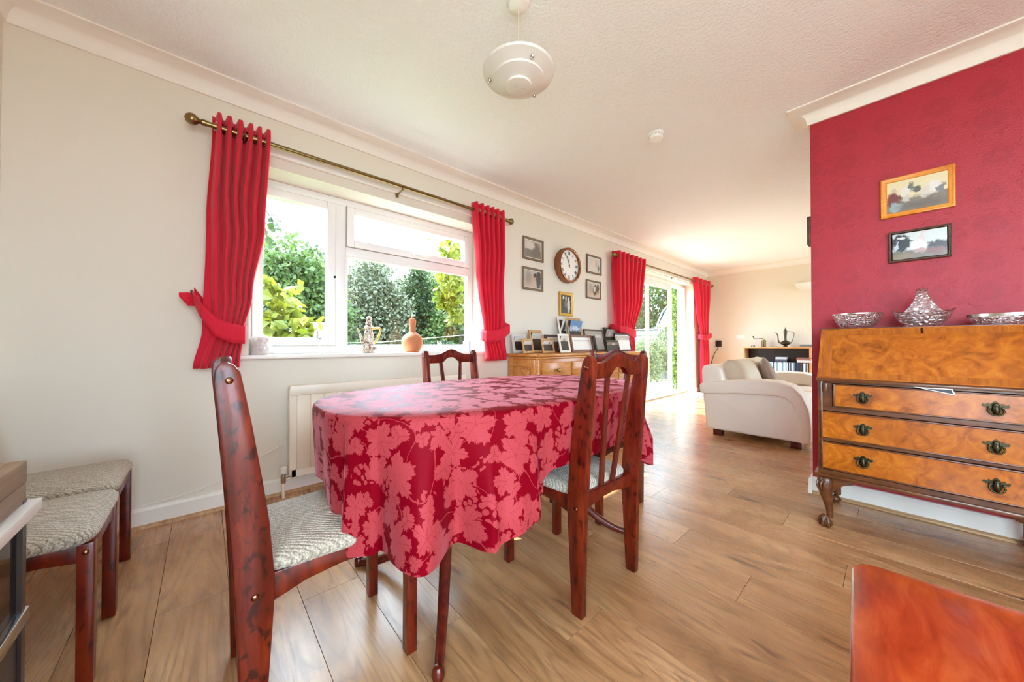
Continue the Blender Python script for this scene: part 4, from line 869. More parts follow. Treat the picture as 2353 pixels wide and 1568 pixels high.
# side panel frame
sp = MB().box(sx0 + .004, sx0 + .022, sy0 + .01, sy0 + .07, .075, .785).box(sx0 + .004, sx0 + .022, -.07, -.01, .075, .785).box(sx0 + .004, sx0 + .022, sy0 + .07, -.07, .715, .785).box(sx0 + .004, sx0 + .022, sy0 + .07, -.07, .075, .14)
sp.build('side_frame', M['pine'], sb, bevel=.004)
MB().box(sx0 + .010, sx0 + .021, sy0 + .095, -.095, .165, .69).build('side_panel', M['pine'], sb, bevel=.006)
for s in (sx0 + .012, sx1 - .05): MB().box(s, s + .038, sy0 - .004, sy0 + .02, .075, .785).build('corner_post', M['pine'], sb, bevel=.006)
for k in range(4):
    x0 = sx0 + .07 + k * .437; x1 = x0 + .415
    d = MB().box(x0, x1, sy0 - .012, sy0 + .01, .605, .755).build('drawer', M['pine'], sb, bevel=.007)
    MB().lathe([(0, 0), (.009, 0), (.008, -.012), (.016, -.02), (.018, -.028), (.012, -.035), (0, -.037)], ((x0 + x1) / 2, sy0 - .012, .68), 14, 'y').build('knob', M['brass'], d, smooth=True)
    dr = MB().box(x0, x1, sy0 - .008, sy0 + .01, .10, .585).build('cupboard_door', M['pine'], sb, bevel=.006)
    MB().box(x0 + .07, x1 - .07, sy0 - .013, sy0 - .004, .17, .515).build('door_panel', M['pine'], dr, bevel=.008)
    MB().tube([((x0 + x1) / 2 + .12, sy0 - .014, .44), ((x0 + x1) / 2 + .125, sy0 - .026, .41), ((x0 + x1) / 2 + .12, sy0 - .022, .38)], .005, 8).build('door_pull', M['darkbrass'], dr, smooth=True)

# ------------------------------------------------------------------ things on the window sill
sz = .8605
t = thing('toilet_roll', 'white paper roll in crinkled clear wrapping at the left end of the window sill', 'paper roll', (.255, 2.60, sz))
M['tissue'] = simple('tissue_paper', (236, 230, 226), 0.85, var=0.08, vscale=30, bmp=(40, 0.5))
MB().lathe([(.018, .002), (.05, .002), (.053, .008), (.053, .1), (.05, .106), (.018, .106), (.018, .002)], (0, 0, 0), 32).build('roll', M['tissue'], t, smooth=True)
def wrapf(u, v):
    a = 2 * PI * u; r = .058 + .004 * math.sin(7 * a + v * 9) + .003 * math.sin(13 * a - v * 15); z = v * .112
    if v > .85: r *= 1 - (v - .85) * 4.5; z += (v - .85) * .10 * (1 + .6 * math.cos(a + 2.4))
    return (r * math.cos(a), r * math.sin(a), z)
MB().surf(wrapf, 40, 16, True).build('wrapping', mat_crystal('clear_film', (0.97, 0.97, 0.97, 1), 45.0, 0.08), t, smooth=True)
gp = [(0, 0), (.030, 0), (.032, .003), (.010, .006), (.004, .012), (.0035, .05), (.006, .058), (.020, .070), (.031, .09), (.035, .112), (.033, .135), (.029, .154), (.0275, .154), (.0315, .133), (.033, .112), (.029, .092), (.018, .073), (0, .064)]
tag(MB().lathe(gp, (0, 0, 0), 32).build('wine_glass', M['wineglass'], smooth=True, loc=(.578, 2.60, sz)), 'clear stemmed wine glass on the sill left of the painted teapot', 'wine glass')
gp2 = [(0, 0), (.019, 0), (.02, .002), (.006, .004), (.003, .008), (.003, .03), (.010, .042), (.017, .065), (.0205, .093), (.019, .093), (.0155, .065), (.008, .044), (0, .04)]
tag(MB().lathe(gp2, (0, 0, 0), 24).build('liqueur_glass', M['wineglass'], smooth=True, loc=(1.49, 2.59, sz)), 'tiny stemmed liqueur glass on the sill right of the clay bottle', 'glass')
tp = thing('teapot', 'ornate brown and white painted teapot with a yellow handle on the sill', 'teapot', (.905, 2.60, sz))
def mat_china():
    m, nt, bs = newmat('painted_china'); v = coords(nt)
    n = nd(nt, 'ShaderNodeTexVoronoi', {'Vector': v, 'Scale': 75.0}).outputs[0]; n2 = nd(nt, 'ShaderNodeTexNoise', {'Vector': v, 'Scale': 60.0, 'Detail': 2.0}).outputs[0]
    c = ramp(nt, n2, [(.36, lin((92, 70, 58))), (.46, lin((190, 170, 150))), (.55, lin((232, 224, 214))), (.68, lin((128, 108, 92)))])
    nt.links.new(mixc(nt, mth(nt, 'LESS_THAN', n, .25), c, lin((200, 180, 120))), bs.inputs['Base Color']); bs.inputs['Roughness'].default_value = 0.15; return m
M['china'] = mat_china(); M['yellowglaze'] = simple('yellow_glaze', (226, 196, 90), 0.15, var=0.15, vscale=20)
MB().lathe([(0, 0), (.04, 0), (.045, .004), (.042, .014), (.048, .02), (.066, .03), (.062, .042), (.045, .052), (.034, .062), (.030, .085), (.034, .13), (.030, .155), (.024, .17), (.03, .182), (.034, .19), (.024, .2), (.019, .21), (0, .212)], (0, 0, 0), 32).build('body', M['china'], tp, smooth=True)
MB().lathe([(0, .208), (.022, .21), (.023, .218), (.018, .23), (.016, .238), (.020, .246), (.021, .256), (.016, .266), (.008, .272), (0, .273)], (0, 0, 0), 24).build('lid', M['china'], tp, smooth=True)
MB().tube([(-.028, 0, .06), (-.045, 0, .085), (-.058, 0, .12), (-.070, 0, .155), (-.082, 0, .175)], [.017, .013, .0095, .0075, .0065], 12).build('spout', M['china'], tp, smooth=True)
MB().tube([(.026, 0, .178), (.05, 0, .185), (.078, 0, .186), (.088, 0, .176), (.08, 0, .14), (.064, 0, .10), (.045, 0, .075), (.035, 0, .07)], .0085, 10).build('handle', M['yellowglaze'], tp, smooth=True)
tc = thing('clay_bottle', 'round bellied terracotta bottle with a long neck on the window sill', 'bottle', (1.25, 2.60, sz))
MB().lathe([(0, 0), (.05, 0), (.056, .006), (.075, .035), (.085, .075), (.081, .11), (.062, .138), (.038, .152), (.026, .162), (.024, .18), (.0285, .255), (.029, .262), (.022, .262), (.02, .25), (0, .25)], (0, 0, 0), 40).build('body', M['terracotta'], tc, smooth=True)
MB().lathe([(0, .26), (.021, .262), (.022, .268), (.010, .274), (.008, .280), (.011, .288), (.007, .293), (0, .294)], (0, 0, 0), 20).build('stopper', M['terracotta'], tc, smooth=True)
mg = thing('mug', 'white mug with blue stripes at the right end of the window sill', 'mug', (1.785, 2.60, sz))
def mat_stripe():
    m, nt, bs = newmat('blue_striped_glaze'); s = nd(nt, 'ShaderNodeSeparateXYZ', {0: coords(nt)}); a = mth(nt, 'ARCTAN2', s.outputs[1], s.outputs[0])
    k = mth(nt, 'GREATER_THAN', mth(nt, 'SINE', mth(nt, 'MULTIPLY', a, 7.0)), .2)
    nt.links.new(mixc(nt, k, lin((232, 238, 244)), lin((150, 180, 206))), bs.inputs['Base Color']); bs.inputs['Roughness'].default_value = 0.15; return m
M['stripe'] = mat_stripe()
MB().lathe([(0, 0), (.034, 0), (.038, .005), (.039, .09), (.036, .092), (.034, .088), (.034, .008), (0, .008)], (0, 0, 0), 32).build('cup', M['stripe'], mg, smooth=True)
MB().tube([(.037, 0, .075), (.056, 0, .08), (.068, 0, .06), (.064, 0, .035), (.05, 0, .02), (.037, 0, .022)], .006, 8).build('handle', M['stripe'], mg, smooth=True)

# ------------------------------------------------------------------ pendant, smoke alarm
pd = thing('pendant_lamp', 'white frosted glass dish pendant lamp hanging above the dining table', 'lamp', (.99, 1.06, H))
MB().lathe([(0, 0), (.052, 0), (.05, -.012), (.042, -.028), (.02, -.036), (.008, -.04), (0, -.04)], (0, 0, 0), 28).build('ceiling_rose', M['white'], pd, smooth=True)
MB().tube([(0, 0, -.036), (0, 0, -.31)], .003, 8).build('flex', simple('cream_flex', (214, 200, 178), 0.6), pd, smooth=True)
shd = MB().lathe([(.149, -.312), (.151, -.316), (.147, -.322), (.112, -.340), (.107, -.343), (.105, -.350), (.08, -.361), (.059, -.367), (.055, -.370), (.053, -.377), (.03, -.382), (0, -.383)], (0, 0, 0), 56).build('shade', M['frosted'], pd, smooth=True, angle=25, solid=.004)
MB().lathe([(0, -.305), (.022, -.305), (.022, -.35), (0, -.35)], (0, 0, 0), 16).build('lamp_holder', M['white'], pd, smooth=True)
for k in range(3):
    a = .22 + k * 2 * PI / 3
    MB().tube([(0, 0, -.288), (.125 * math.cos(a), .125 * math.sin(a), -.326)], .0018, 6).lathe([(0, -.348), (.006, -.346), (.0085, -.340), (.006, -.334), (.004, -.326), (0, -.326)], (.125 * math.cos(a), .125 * math.sin(a), 0), 12).build('fixing', M['chrome'], pd, smooth=True)
sm = thing('smoke_alarm', 'small round white smoke alarm on the ceiling', 'smoke alarm', (2.345, 1.10, H))
MB().lathe([(0, 0), (.052, 0), (.052, -.010), (.047, -.014), (.046, -.026), (.040, -.036), (0, -.037)], (0, 0, 0), 32).build('body', M['white'], sm, smooth=True, angle=30)
b = MB()
for k in range(14):
    a = 2 * PI * k / 14; b.tube([(.0465 * math.cos(a - .12), .0465 * math.sin(a - .12), -.020), (.0465 * math.cos(a + .12), .0465 * math.sin(a + .12), -.020)], .0025, 5)
b.build('vent', M['mountgrey'], sm)

# ------------------------------------------------------------------ trolley by the left wall and low table in the foreground
tr = thing('hostess_trolley', 'teak effect trolley cabinet with smoked glass side by the left wall', 'trolley', (-.43, .70, 0))
tx0, tx1, ty0, ty1 = -.20, .205, -.30, .292
for x in (tx0, tx1 - .012):
    for y in (ty0, ty1 - .016): MB().box(x, x + .012, y, y + .016, .05, .66).build('post', M['darkpanel'], tr)
MB().box(tx1 - .02, tx1, ty0, ty1, .688, .725).build('top_rail', M['teak'], tr, bevel=.002)
MB().box(tx1 - .02, tx1 - .0004, ty0, ty1, .654, .687).build('top_rail', M['teak'], tr, bevel=.002)
MB().box(tx0, tx1 - .02, ty1 - .018, ty1, .655, .725).build('end_rail', M['teak'], tr, bevel=.002)
MB().box(tx0, tx1 - .02, ty0, ty0 + .018, .655, .725).build('end_rail', M['teak'], tr, bevel=.002)
MB().box(tx0, tx0 + .018, ty0 + .018, ty1 - .018, .655, .725).build('back_rail', M['teak'], tr, bevel=.002)
MB().box(tx0 + .018, tx1 - .02, ty0 + .018, ty1 - .018, .66, .70).build('tray', M['teak'], tr)
MB().tube([(tx1 - .05, ty1 - .05, .70), (tx1 - .05, ty1 - .03, .735), (tx1 - .09, ty1 - .02, .745), (tx0 + .08, ty1 - .02, .745), (tx0 + .05, ty1 - .03, .735), (tx0 + .05, ty1 - .05, .70)], .012, 10).build('handle', M['darkpanel'], tr, smooth=True)
MB().box(tx1 - .006, tx1 + .014, ty0, ty1 + .012, .634, .654).build('metal_rail', M['white'], tr, bevel=.002)
MB().box(tx1 - .010, tx1 - .006, ty0 + .016, ty1 - .016, .475, .634).build('glass_side', M['smoked'], tr)
MB().box(tx1 - .006, tx1 + .004, ty0, ty1 + .004, .452, .475).build('chrome_strip', M['chrome'], tr, bevel=.002)
MB().box(tx0 + .006, tx1 - .004, ty0 + .006, ty1 - .004, .05, .45).build('cabinet', M['darkpanel'], tr, bevel=.003)
for x in (tx0 + .04, tx1 - .04):
    for y in (ty0 + .04, ty1 - .04): MB().lathe([(0, -.01), (.022, -.01), (.025, 0), (.022, .01), (0, .01)], (x, y, .025), 16, 'x').box(x - .006, x + .006, y - .006, y + .006, .03, .052).build('castor', M['black'], tr, smooth=True)

ct = thing('side_table', 'low polished cherry table in the bottom right foreground', 'table', (.80, -.235, 0), rz=math.radians(3))
hx, hy, rc = .285, .285, .045
poly = []
for cx, cy, a0 in ((hx - rc, hy - rc, 0), (-hx + rc, hy - rc, PI / 2), (-hx + rc, -hy + rc, PI), (hx - rc, -hy + rc, 1.5 * PI)):
    poly += [(cx + rc * math.cos(a0 + k * PI / 16), cy + rc * math.sin(a0 + k * PI / 16)) for k in range(9)]
MB().prism(poly, .428, .45, 'z').build('tabletop', M['cherry'], ct, bevel=.006, seg=3)
MB().box(-hx + .05, hx - .05, -hy + .05, -hy + .07, .37, .428).box(-hx + .05, hx - .05, hy - .07, hy - .05, .37, .428).box(-hx + .05, -hx + .07, -hy + .07, hy - .07, .37, .428).box(hx - .07, hx - .05, -hy + .07, hy - .07, .37, .428).build('apron', M['cherry'], ct, bevel=.002)
for sx in (-1, 1):
    for sy in (-1, 1): MB().beam((sx * (hx - .06), sy * (hy - .06), 0), (sx * (hx - .06), sy * (hy - .06), .428), .028, .028, .04, .04).build('leg', M['cherry'], ct, bevel=.004)

# ------------------------------------------------------------------ sofa
sf_ = thing('sofa', 'cream leather two seat sofa seen from its arm end', 'sofa', (3.82, .895, 0))
SL = 1.62
def arm(x0, x1):
    panel = [(.395, .06), (.43, .42), (.40, .46), (-.20, .475), (-.29, .43), (-.345, .32), (-.375, .06)]
    MB().prism(panel, x0 + .02, x1 - .02, 'x').build('arm_panel', M['leather'], sf_, bevel=.022, seg=3)
    pad = [(.445, .425), (.452, .50), (.43, .525), (.20, .565), (-.02, .588), (-.20, .585), (-.30, .555), (-.37, .48), (-.415, .36), (-.43, .2), (-.425, .07), (-.355, .06), (-.35, .2), (-.335, .31), (-.30, .40), (-.25, .445), (-.18, .455), (.1, .445), (.40, .415)]
    MB().prism(pad, x0 - .012, x1 + .012, 'x').build('arm_pad', M['leather'], sf_, bevel=.022, seg=4)
arm(0.012, .24); arm(SL - .24, SL - .012)
MB().box(.2, SL - .2, -.36, .40, .06, .30).build('base', M['leather'], sf_, bevel=.02, seg=3)
bp = [(.40, .08), (.44, .45), (.452, .66), (.43, .705), (.36, .715), (.28, .68), (.22, .45), (.20, .3), (.20, .08)]
MB().prism(bp, .06, SL - .06, 'x').build('back', M['leather'], sf_, bevel=.025, seg=4)
def cushion(name, mat, w, h, d, loc, rot, pinch=.06, parent=None, puff=2.2):
    def fn(sgn):
        def g(u, v):
            a, c = u * 2 - 1, v * 2 - 1
            e = (max(0.0, (1 - a * a)) * max(0.0, (1 - c * c))) ** (1 / puff)
            kx = 1 - pinch * (1 - a * a) * 0 - pinch * (c * c) * 0
            sx = 1 - pinch * (1 - abs(c) ** 2) * abs(a) ** 8 * 0
            px, pz = a * (1 - pinch * (1 - c * c)), c * (1 - pinch * (1 - a * a))
            wr = .006 * math.sin(a * 9 + c * 4) * e
            return (px * w / 2, sgn * (d / 2 * e + wr), pz * h / 2)
        return g
    b = MB().surf(fn(1), 22, 22).surf(fn(-1), 22, 22)
    me = b.build(name, mat, parent, smooth=True, loc=loc, rot=rot, angle=70)
    bm = bmesh.new(); bm.from_mesh(me.data); bmesh.ops.remove_doubles(bm, verts=bm.verts, dist=.0008); bmesh.ops.recalc_face_normals(bm, faces=bm.faces); bm.to_mesh(me.data); bm.free()
    return me
for x in (.235, .81): MB().box(x, x + .57, -.37, .24, .30, .44).build('seat_cushion', M['leather'], sf_, bevel=.045, seg=4)
for x in (.50, 1.06): cushion('back_cushion', M['leatherdark'], .60, .46, .30, (x, .185, .545), (-.28, 0, 0), .03, sf_, 3.2)
for x in (.06, SL - .14):
    for y in (-.33, .29): MB().box(x, x + .075, y - .03, y + .05, 0, .062).build('foot', M['mahogplain'], sf_, bevel=.003)
pl = cushion('scatter_cushion', M['greyfabric'], .34, .34, .13, (4.62, .93, .60), (-.3, .2, .35), .1)
tag(pl, 'small grey scatter cushion leaning on the sofa', 'cushion')

# ------------------------------------------------------------------ shelf unit on the far wall and what stands on it
sh = thing('shelf_unit', 'low open pine shelf unit against the far living room wall', 'shelf unit', (XF - .16, 1.37, 0))
y0, y1, dp = -.48, .47, .14
M['shelfwood'] = wood('honey_pine', (176, 120, 66), (206, 152, 96), (224, 176, 122), (12, 1.5, 12), 0.4, 3.0)
MB().box(-dp, dp, y0, y1, .855, .88).build('top', M['shelfwood'], sh, bevel=.003)
for y in (y0, y1 - .025): MB().box(-dp, dp, y, y + .025, 0, .855).build('side', M['shelfwood'], sh, bevel=.002)
for z in (.08, .40): MB().box(-dp + .005, dp, y0 + .025, y1 - .025, z, z + .022).build('shelf', M['shelfwood'], sh, bevel=.002)
MB().box(dp - .008, dp, y0 + .025, y1 - .025, .08, .855).build('back_panel', M['darkpanel'], sh)
pal = [(60, 70, 96), (222, 226, 224), (96, 150, 176), (40, 40, 44), (190, 206, 210), (236, 236, 232), (70, 76, 84), (150, 190, 204), (206, 200, 190), (28, 50, 96), (236, 240, 240), (110, 96, 96)]
cm = [simple('case_%d' % i, c, 0.35) for i, c in enumerate(pal)]
yy = 1.37 + y0 + .032; k = 0
while yy < 1.37 + y1 - .05:
    w = random.choice((.014, .015, .015, .022, .026)); h = random.uniform(.185, .195)
    o = MB().box(-.065, .065, 0, w - .0012, 0, h).build('disc_case', random.choice(cm), loc=(XF - .225, yy, .4222), bevel=.0012, seg=1)
    tag(o, 'slim upright disc case in the row on the shelf unit', 'disc case', 'disc cases in the row'); yy += w; k += 1
bks = [('large grey book lying flat on the row of discs', (112, 116, 122), 1.10, .21, .025, .0), ('black book lying flat on top of the grey book', (40, 40, 46), 1.14, .17, .02, .0)]
stack = [(.9, 1.06, [((206, 200, 206), .024), ((232, 230, 226), .012), ((150, 96, 84), .03), ((96, 60, 56), .016)], ['white book at the bottom of the leaning pile on the discs', 'thin cream book in the pile on the discs', 'thick red brown book in the pile on the discs', 'dark red book at the top of the pile on the discs']),
         (1.22, 1.36, [((52, 62, 84), .028), ((96, 104, 116), .02), ((176, 186, 198), .035)], ['navy book at the bottom of the left pile on the discs', 'grey book in the left pile on the discs', 'pale blue grey box on the left pile on the discs'])]
for a0, a1, items, labs in stack:
    z = .4225 + .1955
    for (c, th), lb in zip(items, labs):
        o = MB().box(-.085, .085, -(a1 - a0) / 2 - random.uniform(0, .02), (a1 - a0) / 2 + random.uniform(0, .02), 0, th).build('book', simple('book_cover', c, 0.5), loc=(XF - .215, (a0 + a1) / 2, z), bevel=.002, seg=1)
        MB().box(-.08, .0855, -(a1 - a0) / 2 + .002, (a1 - a0) / 2 - .002, .003, th - .003).build('pages', M['paper'], o)
        tag(o, lb, 'book', 'books lying on the discs'); z += th + .0006
gr = thing('coffee_grinder', 'brass cylinder coffee grinder with a crank handle on the shelf unit', 'grinder', (XF - .16, 1.555, .8805))
MB().lathe([(0, 0), (.036, 0), (.037, .008), (.033, .012), (.033, .10), (.036, .104), (.034, .112), (.012, .12), (.008, .14), (0, .14)], (0, 0, 0), 24).build('body', M['brass'], gr, smooth=True, angle=35)
MB().tube([(0, 0, .138), (0, .012, .146), (0, .12, .142), (0, .15, .15), (0, .158, .175)], .006, 8).build('crank', M['pewter'], gr, smooth=True)
MB().lathe([(0, .17), (.010, .172), (.013, .182), (.009, .192), (0, .195)], (0, .158, 0), 14).build('knob', M['darkpanel'], gr, smooth=True)
dl_ = thing('ewer', 'dark metal long necked ewer with curved spout on the shelf unit', 'ewer', (XF - .16, 1.245, .8805))
MB().lathe([(0, 0), (.035, 0), (.034, .01), (.02, .02), (.04, .03), (.075, .055), (.078, .068), (.05, .09), (.022, .11), (.017, .14), (.02, .2), (.026, .25), (.024, .28), (.012, .305), (.006, .315), (.005, .33), (0, .345)], (0, 0, 0), 28).build('body', M['pewter'], dl_, smooth=True)
MB().tube([(0, .065, .06), (0, .09, .075), (0, .10, .12), (0, .104, .18), (0, .115, .225), (0, .14, .245), (0, .152, .242)], [.015, .012, .009, .008, .007, .006, .007], 10).build('spout', M['pewter'], dl_, smooth=True)
MB().tube([(0, -.022, .265), (0, -.06, .262), (0, -.108, .25), (0, -.118, .225), (0, -.11, .16), (0, -.095, .095), (0, -.07, .07)], .005, 8).build('handle', M['pewter'], dl_, smooth=True)
tag(MB().box(-.06, .06, -.075, .075, 0, .04).build('box', simple('grey_box', (120, 118, 116), .5), loc=(XF - .17, .97, .8805), bevel=.003), 'flat grey box at the right end of the shelf unit top', 'box')
for y, h, l in ((1.735, .02, 'smaller dark knob ornament on the shelf top'), (1.70, .032, 'taller dark knob ornament on the shelf top beside the grinder')):
    tag(MB().lathe([(0, 0), (.012, 0), (.013, h * .3), (.006, h * .5), (.010, h * .75), (.006, h * .95), (0, h)], (0, 0, 0), 14).build('ornament', M['darkpanel'], smooth=True, loc=(XF - .17, y, .8805)), l, 'ornament')
# wall light, socket adaptor, switch plate
lt = thing('wall_light', 'white plaster half bowl uplighter on the far wall', 'wall light', (XF, .985, 1.885))
MB().lathe([(0, -.03), (.05, -.025), (.1, 0), (.135, .045), (.145, .085), (.138, .085), (.128, .048), (.095, .01), (0, -.015)], (0, 0, 0), 28, 'z', 1, 1, PI / 2, 1.5 * PI).build('bowl', M['white'], lt, smooth=True)
MB().box(-.012, 0, -.05, .05, -.02, .06).build('back_plate', M['white'], lt, bevel=.003)
ad = thing('plug_adaptor', 'black plug adaptor with a dangling lead on the far wall', 'plug', (XF, 2.325, .93))
MB().box(-.055, 0, -.05, .05, -.055, .065).build('adaptor', M['black'], ad, bevel=.008)
MB().tube([(-.05, .0, -.05), (-.06, .01, -.10), (-.055, .06, -.18), (-.05, .10, -.28), (-.04, .14, -.42), (-.04, .15, -.6)], .006, 8).build('lead', M['black'], ad, smooth=True)
sw = thing('socket_plate', 'white double socket plate on the far wall above the sofa', 'socket', (XF, 1.95, 1.06))
MB().box(-.010, 0, -.073, .073, -.043, .043).build('plate', M['white'], sw, bevel=.003)
for y in (-.04, .04): MB().box(-.0135, -.009, y - .012, y + .012, -.01, .02).build('rocker', M['gloss'], sw, bevel=.001)
rg = thing('door_mat', 'pale rug with dark stripes in front of the patio door', 'rug', (6.55, 2.38, 0))
M['jute'] = simple('jute', (206, 184, 146), 0.9, var=0.2, vscale=120, bmp=(200, 0.5))
MB().box(-.42, .42, -.28, .12, 0.0005, .010).build('mat', M['jute'], rg, bevel=.003)
for y in (-.26, -.17): MB().box(-.42, .42, y, y + .02, .008, .0125).build('stripe', M['blackframe'], rg)

# ------------------------------------------------------------------ garden
GZ = -.14
M['lawn'] = simple('lawn_grass', (96, 118, 60), 0.9, var=0.4, vscale=14, bmp=(60, .5, .02))
M['paving'] = simple('pale_paving', (172, 164, 152), 0.8, var=0.15, vscale=5, bmp=(40, .2))
struct(MB().box(-40, 60, D + T, 45, GZ - .3, GZ).build('ground', M['lawn']), 'grass of the back garden outside the window', 'lawn')
struct(MB().box(-40, 60, -45, YB - T, GZ - .3, GZ).build('bounce_drive', M['paving']), 'unseen pale paved drive added to bounce daylight indoors, behind the photographer', 'drive')  # unseen pale paving, added to bounce daylight in through the back windows
struct(MB().box(-40, XL - T, YB - T, D + T, GZ - .3, GZ - .002).box(XF + T, 60, YB - T, D + T, GZ - .3, GZ - .002).build('side_path', M['paving']), 'pale paved path along the sides of the house', 'path')
struct(MB().box(3.2, 9.6, D + T, D + T + 1.7, GZ - .001, GZ + .03).build('patio', M['paving'], bevel=.004), 'pale paved patio outside the sliding door', 'patio')
def leaves(b_cent, n, size, rs, shell=.55, flat=.0):
    """n pointed leaves spread through ellipsoid blobs (cx,cy,cz,rx,ry,rz)"""
    rng = np.random.default_rng(rs); vol = np.array([c[3] * c[4] * c[5] for c in b_cent]) ** .7; ids = rng.choice(len(b_cent), n, p=vol / vol.sum())
    bc = np.array(b_cent)[ids]; dirs = rng.normal(size=(n, 3)); dirs /= np.linalg.norm(dirs, axis=1)[:, None]
    rad = shell + (1 - shell) * rng.random(n) ** .6
    wob = 1 + .22 * np.sin(dirs[:, 0] * 5 + ids) * np.sin(dirs[:, 2] * 6 + ids * 2.1) + .12 * rng.normal(size=n)
    cen = bc[:, :3] + dirs * bc[:, 3:6] * (rad * wob)[:, None]
    t = rng.normal(size=(n, 3)); t[:, 2] -= .35; t /= np.linalg.norm(t, axis=1)[:, None]
    u = np.cross(t, rng.normal(size=(n, 3))); u /= np.linalg.norm(u, axis=1)[:, None]; nn = np.cross(t, u)
    L = size * (.6 + .8 * rng.random(n))[:, None]; w = L * .34
    q = np.stack([cen - t * L / 2, cen + u * w - nn * w * .25, cen + t * L / 2, cen - u * w - nn * w * .25], 1).reshape(-1, 3)
    return q, [(4 * i, 4 * i + 1, 4 * i + 2, 4 * i + 3) for i in range(n)]
def foliage(name, label, cat, base, blobs, n, size, mat, rs, stems=(), group=None, shell=.5, flowers=None):
    t = thing(name, label, cat, base, group=group)
    q, f = leaves([(x - base[0], y - base[1], z - base[2], a, c, d) for x, y, z, a, c, d in blobs], n, size, rs, shell)
    me = bpy.data.meshes.new('foliage'); me.from_pydata(q.tolist(), [], f); me.materials.append(mat)
    o = bpy.data.objects.new('foliage', me); C.objects.link(o); o.parent = t
    for pts, r in stems:
        pts = [(x - base[0], y - base[1], z - base[2]) for x, y, z in pts]; m = len(pts)
        MB().tube(pts, [lerp(r, r * .35, i / (m - 1)) for i in range(m)], 8).build('stem', M['bark'], t, smooth=True)
    return t
LG = mat_leaf('leaf_mid_green', (46, 66, 24), (92, 112, 52)); LY = mat_leaf('leaf_yellow_green', (80, 96, 18), (134, 132, 34), .45)
LD = mat_leaf('leaf_dark_green', (32, 50, 22), (66, 84, 42)); LC = mat_leaf('leaf_grey_conifer', (62, 70, 48), (104, 106, 78), .3)
LP = mat_leaf('leaf_pale', (84, 96, 56), (130, 136, 96), .45); LR = mat_leaf('leaf_rose', (60, 80, 22), (110, 126, 44), .5)
TG = 'trees at the end of the garden'
foliage('garden_tree', 'bushy mid green tree seen through the left window pane', 'tree', (1.5, 9.0, GZ), [(1.55, 9, 2.35, .75, .7, .9), (1.2, 8.9, 1.5, .8, .7, .8), (2.1, 9.1, 1.5, .7, .7, .9), (1.7, 8.8, .7, 1.1, .8, .7), (1.25, 8.7, 2.4, .45, .4, .5)], 15000, .11, LG, 1, [([(1.5, 9, GZ), (1.52, 9, 1.2), (1.6, 9, 2.8)], .12)], TG)
foliage('garden_tree', 'grey green conifer filling the middle of the large window pane', 'tree', (3.7, 10.2, GZ), [(3.6, 10.2, 2.6, .55, .6, 1.0), (3.3, 10.2, 1.7, .7, .7, 1.0), (4.1, 10.2, 1.8, .75, .7, 1.1), (3.7, 10, .7, 1.2, .8, .8)], 15000, .10, LC, 2, [([(3.7, 10.2, GZ), (3.7, 10.2, 3.2)], .13)], TG)
foliage('garden_tree', 'dark slim conifer right of the grey green one beyond the window', 'tree', (5.3, 10.6, GZ), [(5.3, 10.6, 2.6, .42, .4, 1.1), (5.2, 10.6, 1.3, .7, .5, 1.2)], 8000, .10, LD, 3, [([(5.3, 10.6, GZ), (5.3, 10.6, 3.3)], .10)], TG)
foliage('garden_tree', 'green tree behind the yellow vine on the right of the window', 'tree', (6.6, 10, GZ), [(6.5, 10, 2.6, .9, .7, 1.0), (6.2, 9.8, 1.2, 1.0, .7, 1.1), (7.4, 10, 2.0, .8, .7, 1.4)], 10000, .12, LG, 4, [([(6.6, 10, GZ), (6.6, 10, 2.5)], .11)], TG)
foliage('garden_tree', 'pale green tree at the far left beyond the window', 'tree', (.2, 10, GZ), [(.2, 10, 2.2, .9, .6, 1.0), (.3, 10, .9, 1.0, .6, .9)], 8000, .12, LP, 5, [([(.2, 10, GZ), (.2, 10, 2.6)], .11)], TG)
foliage('garden_tree', 'slim tree with a sparse dark branch hanging into the top left of the window view', 'tree', (-1.5, 4.1, GZ), [(.36, 3.9, 2.12, .16, .12, .22), (.22, 3.9, 2.35, .18, .14, .2), (.48, 3.95, 1.95, .1, .08, .16), (-.5, 3.9, 2.75, .5, .3, .35), (-1.2, 4.0, 3.1, .6, .5, .5)], 800, .075, LD, 6, [([(-1.5, 4.1, GZ), (-1.45, 4.1, 1.5), (-1.3, 4.05, 2.6), (-1.2, 4.0, 3.3)], .06), ([(-1.3, 4.05, 2.6), (-.8, 4.0, 2.85), (-.2, 3.9, 2.7), (.2, 3.9, 2.4), (.42, 3.92, 2.05)], .02), ([(.2, 3.9, 2.4), (.45, 3.95, 2.15), (.52, 3.95, 1.9)], .008)])
foliage('vine', 'yellow green large leaved vine at the lower left of the window view', 'vine', (.55, 4.3, GZ), [(.45, 4.3, 1.35, .34, .22, .28), (.62, 4.2, 1.08, .34, .2, .22), (.40, 4.25, .8, .4, .25, .35), (.82, 4.25, .98, .16, .15, .12)], 900, .125, LY, 7, [([(.4, 4.3, GZ), (.45, 4.3, .6), (.5, 4.25, 1.3)], .02)])
foliage('vine', 'yellow green vine hanging at the right of the window view', 'vine', (2.7, 4.2, GZ), [(2.72, 4.2, 2.25, .32, .2, .25), (2.55, 4.15, 1.75, .22, .18, .3), (2.75, 4.2, 1.45, .26, .18, .22), (2.9, 4.2, 2.0, .2, .2, .4), (2.5, 4.2, 1.5, .14, .1, .14)], 900, .11, LY, 8, [([(2.95, 4.25, GZ), (2.9, 4.25, 1.2), (2.75, 4.2, 2.3)], .02)])
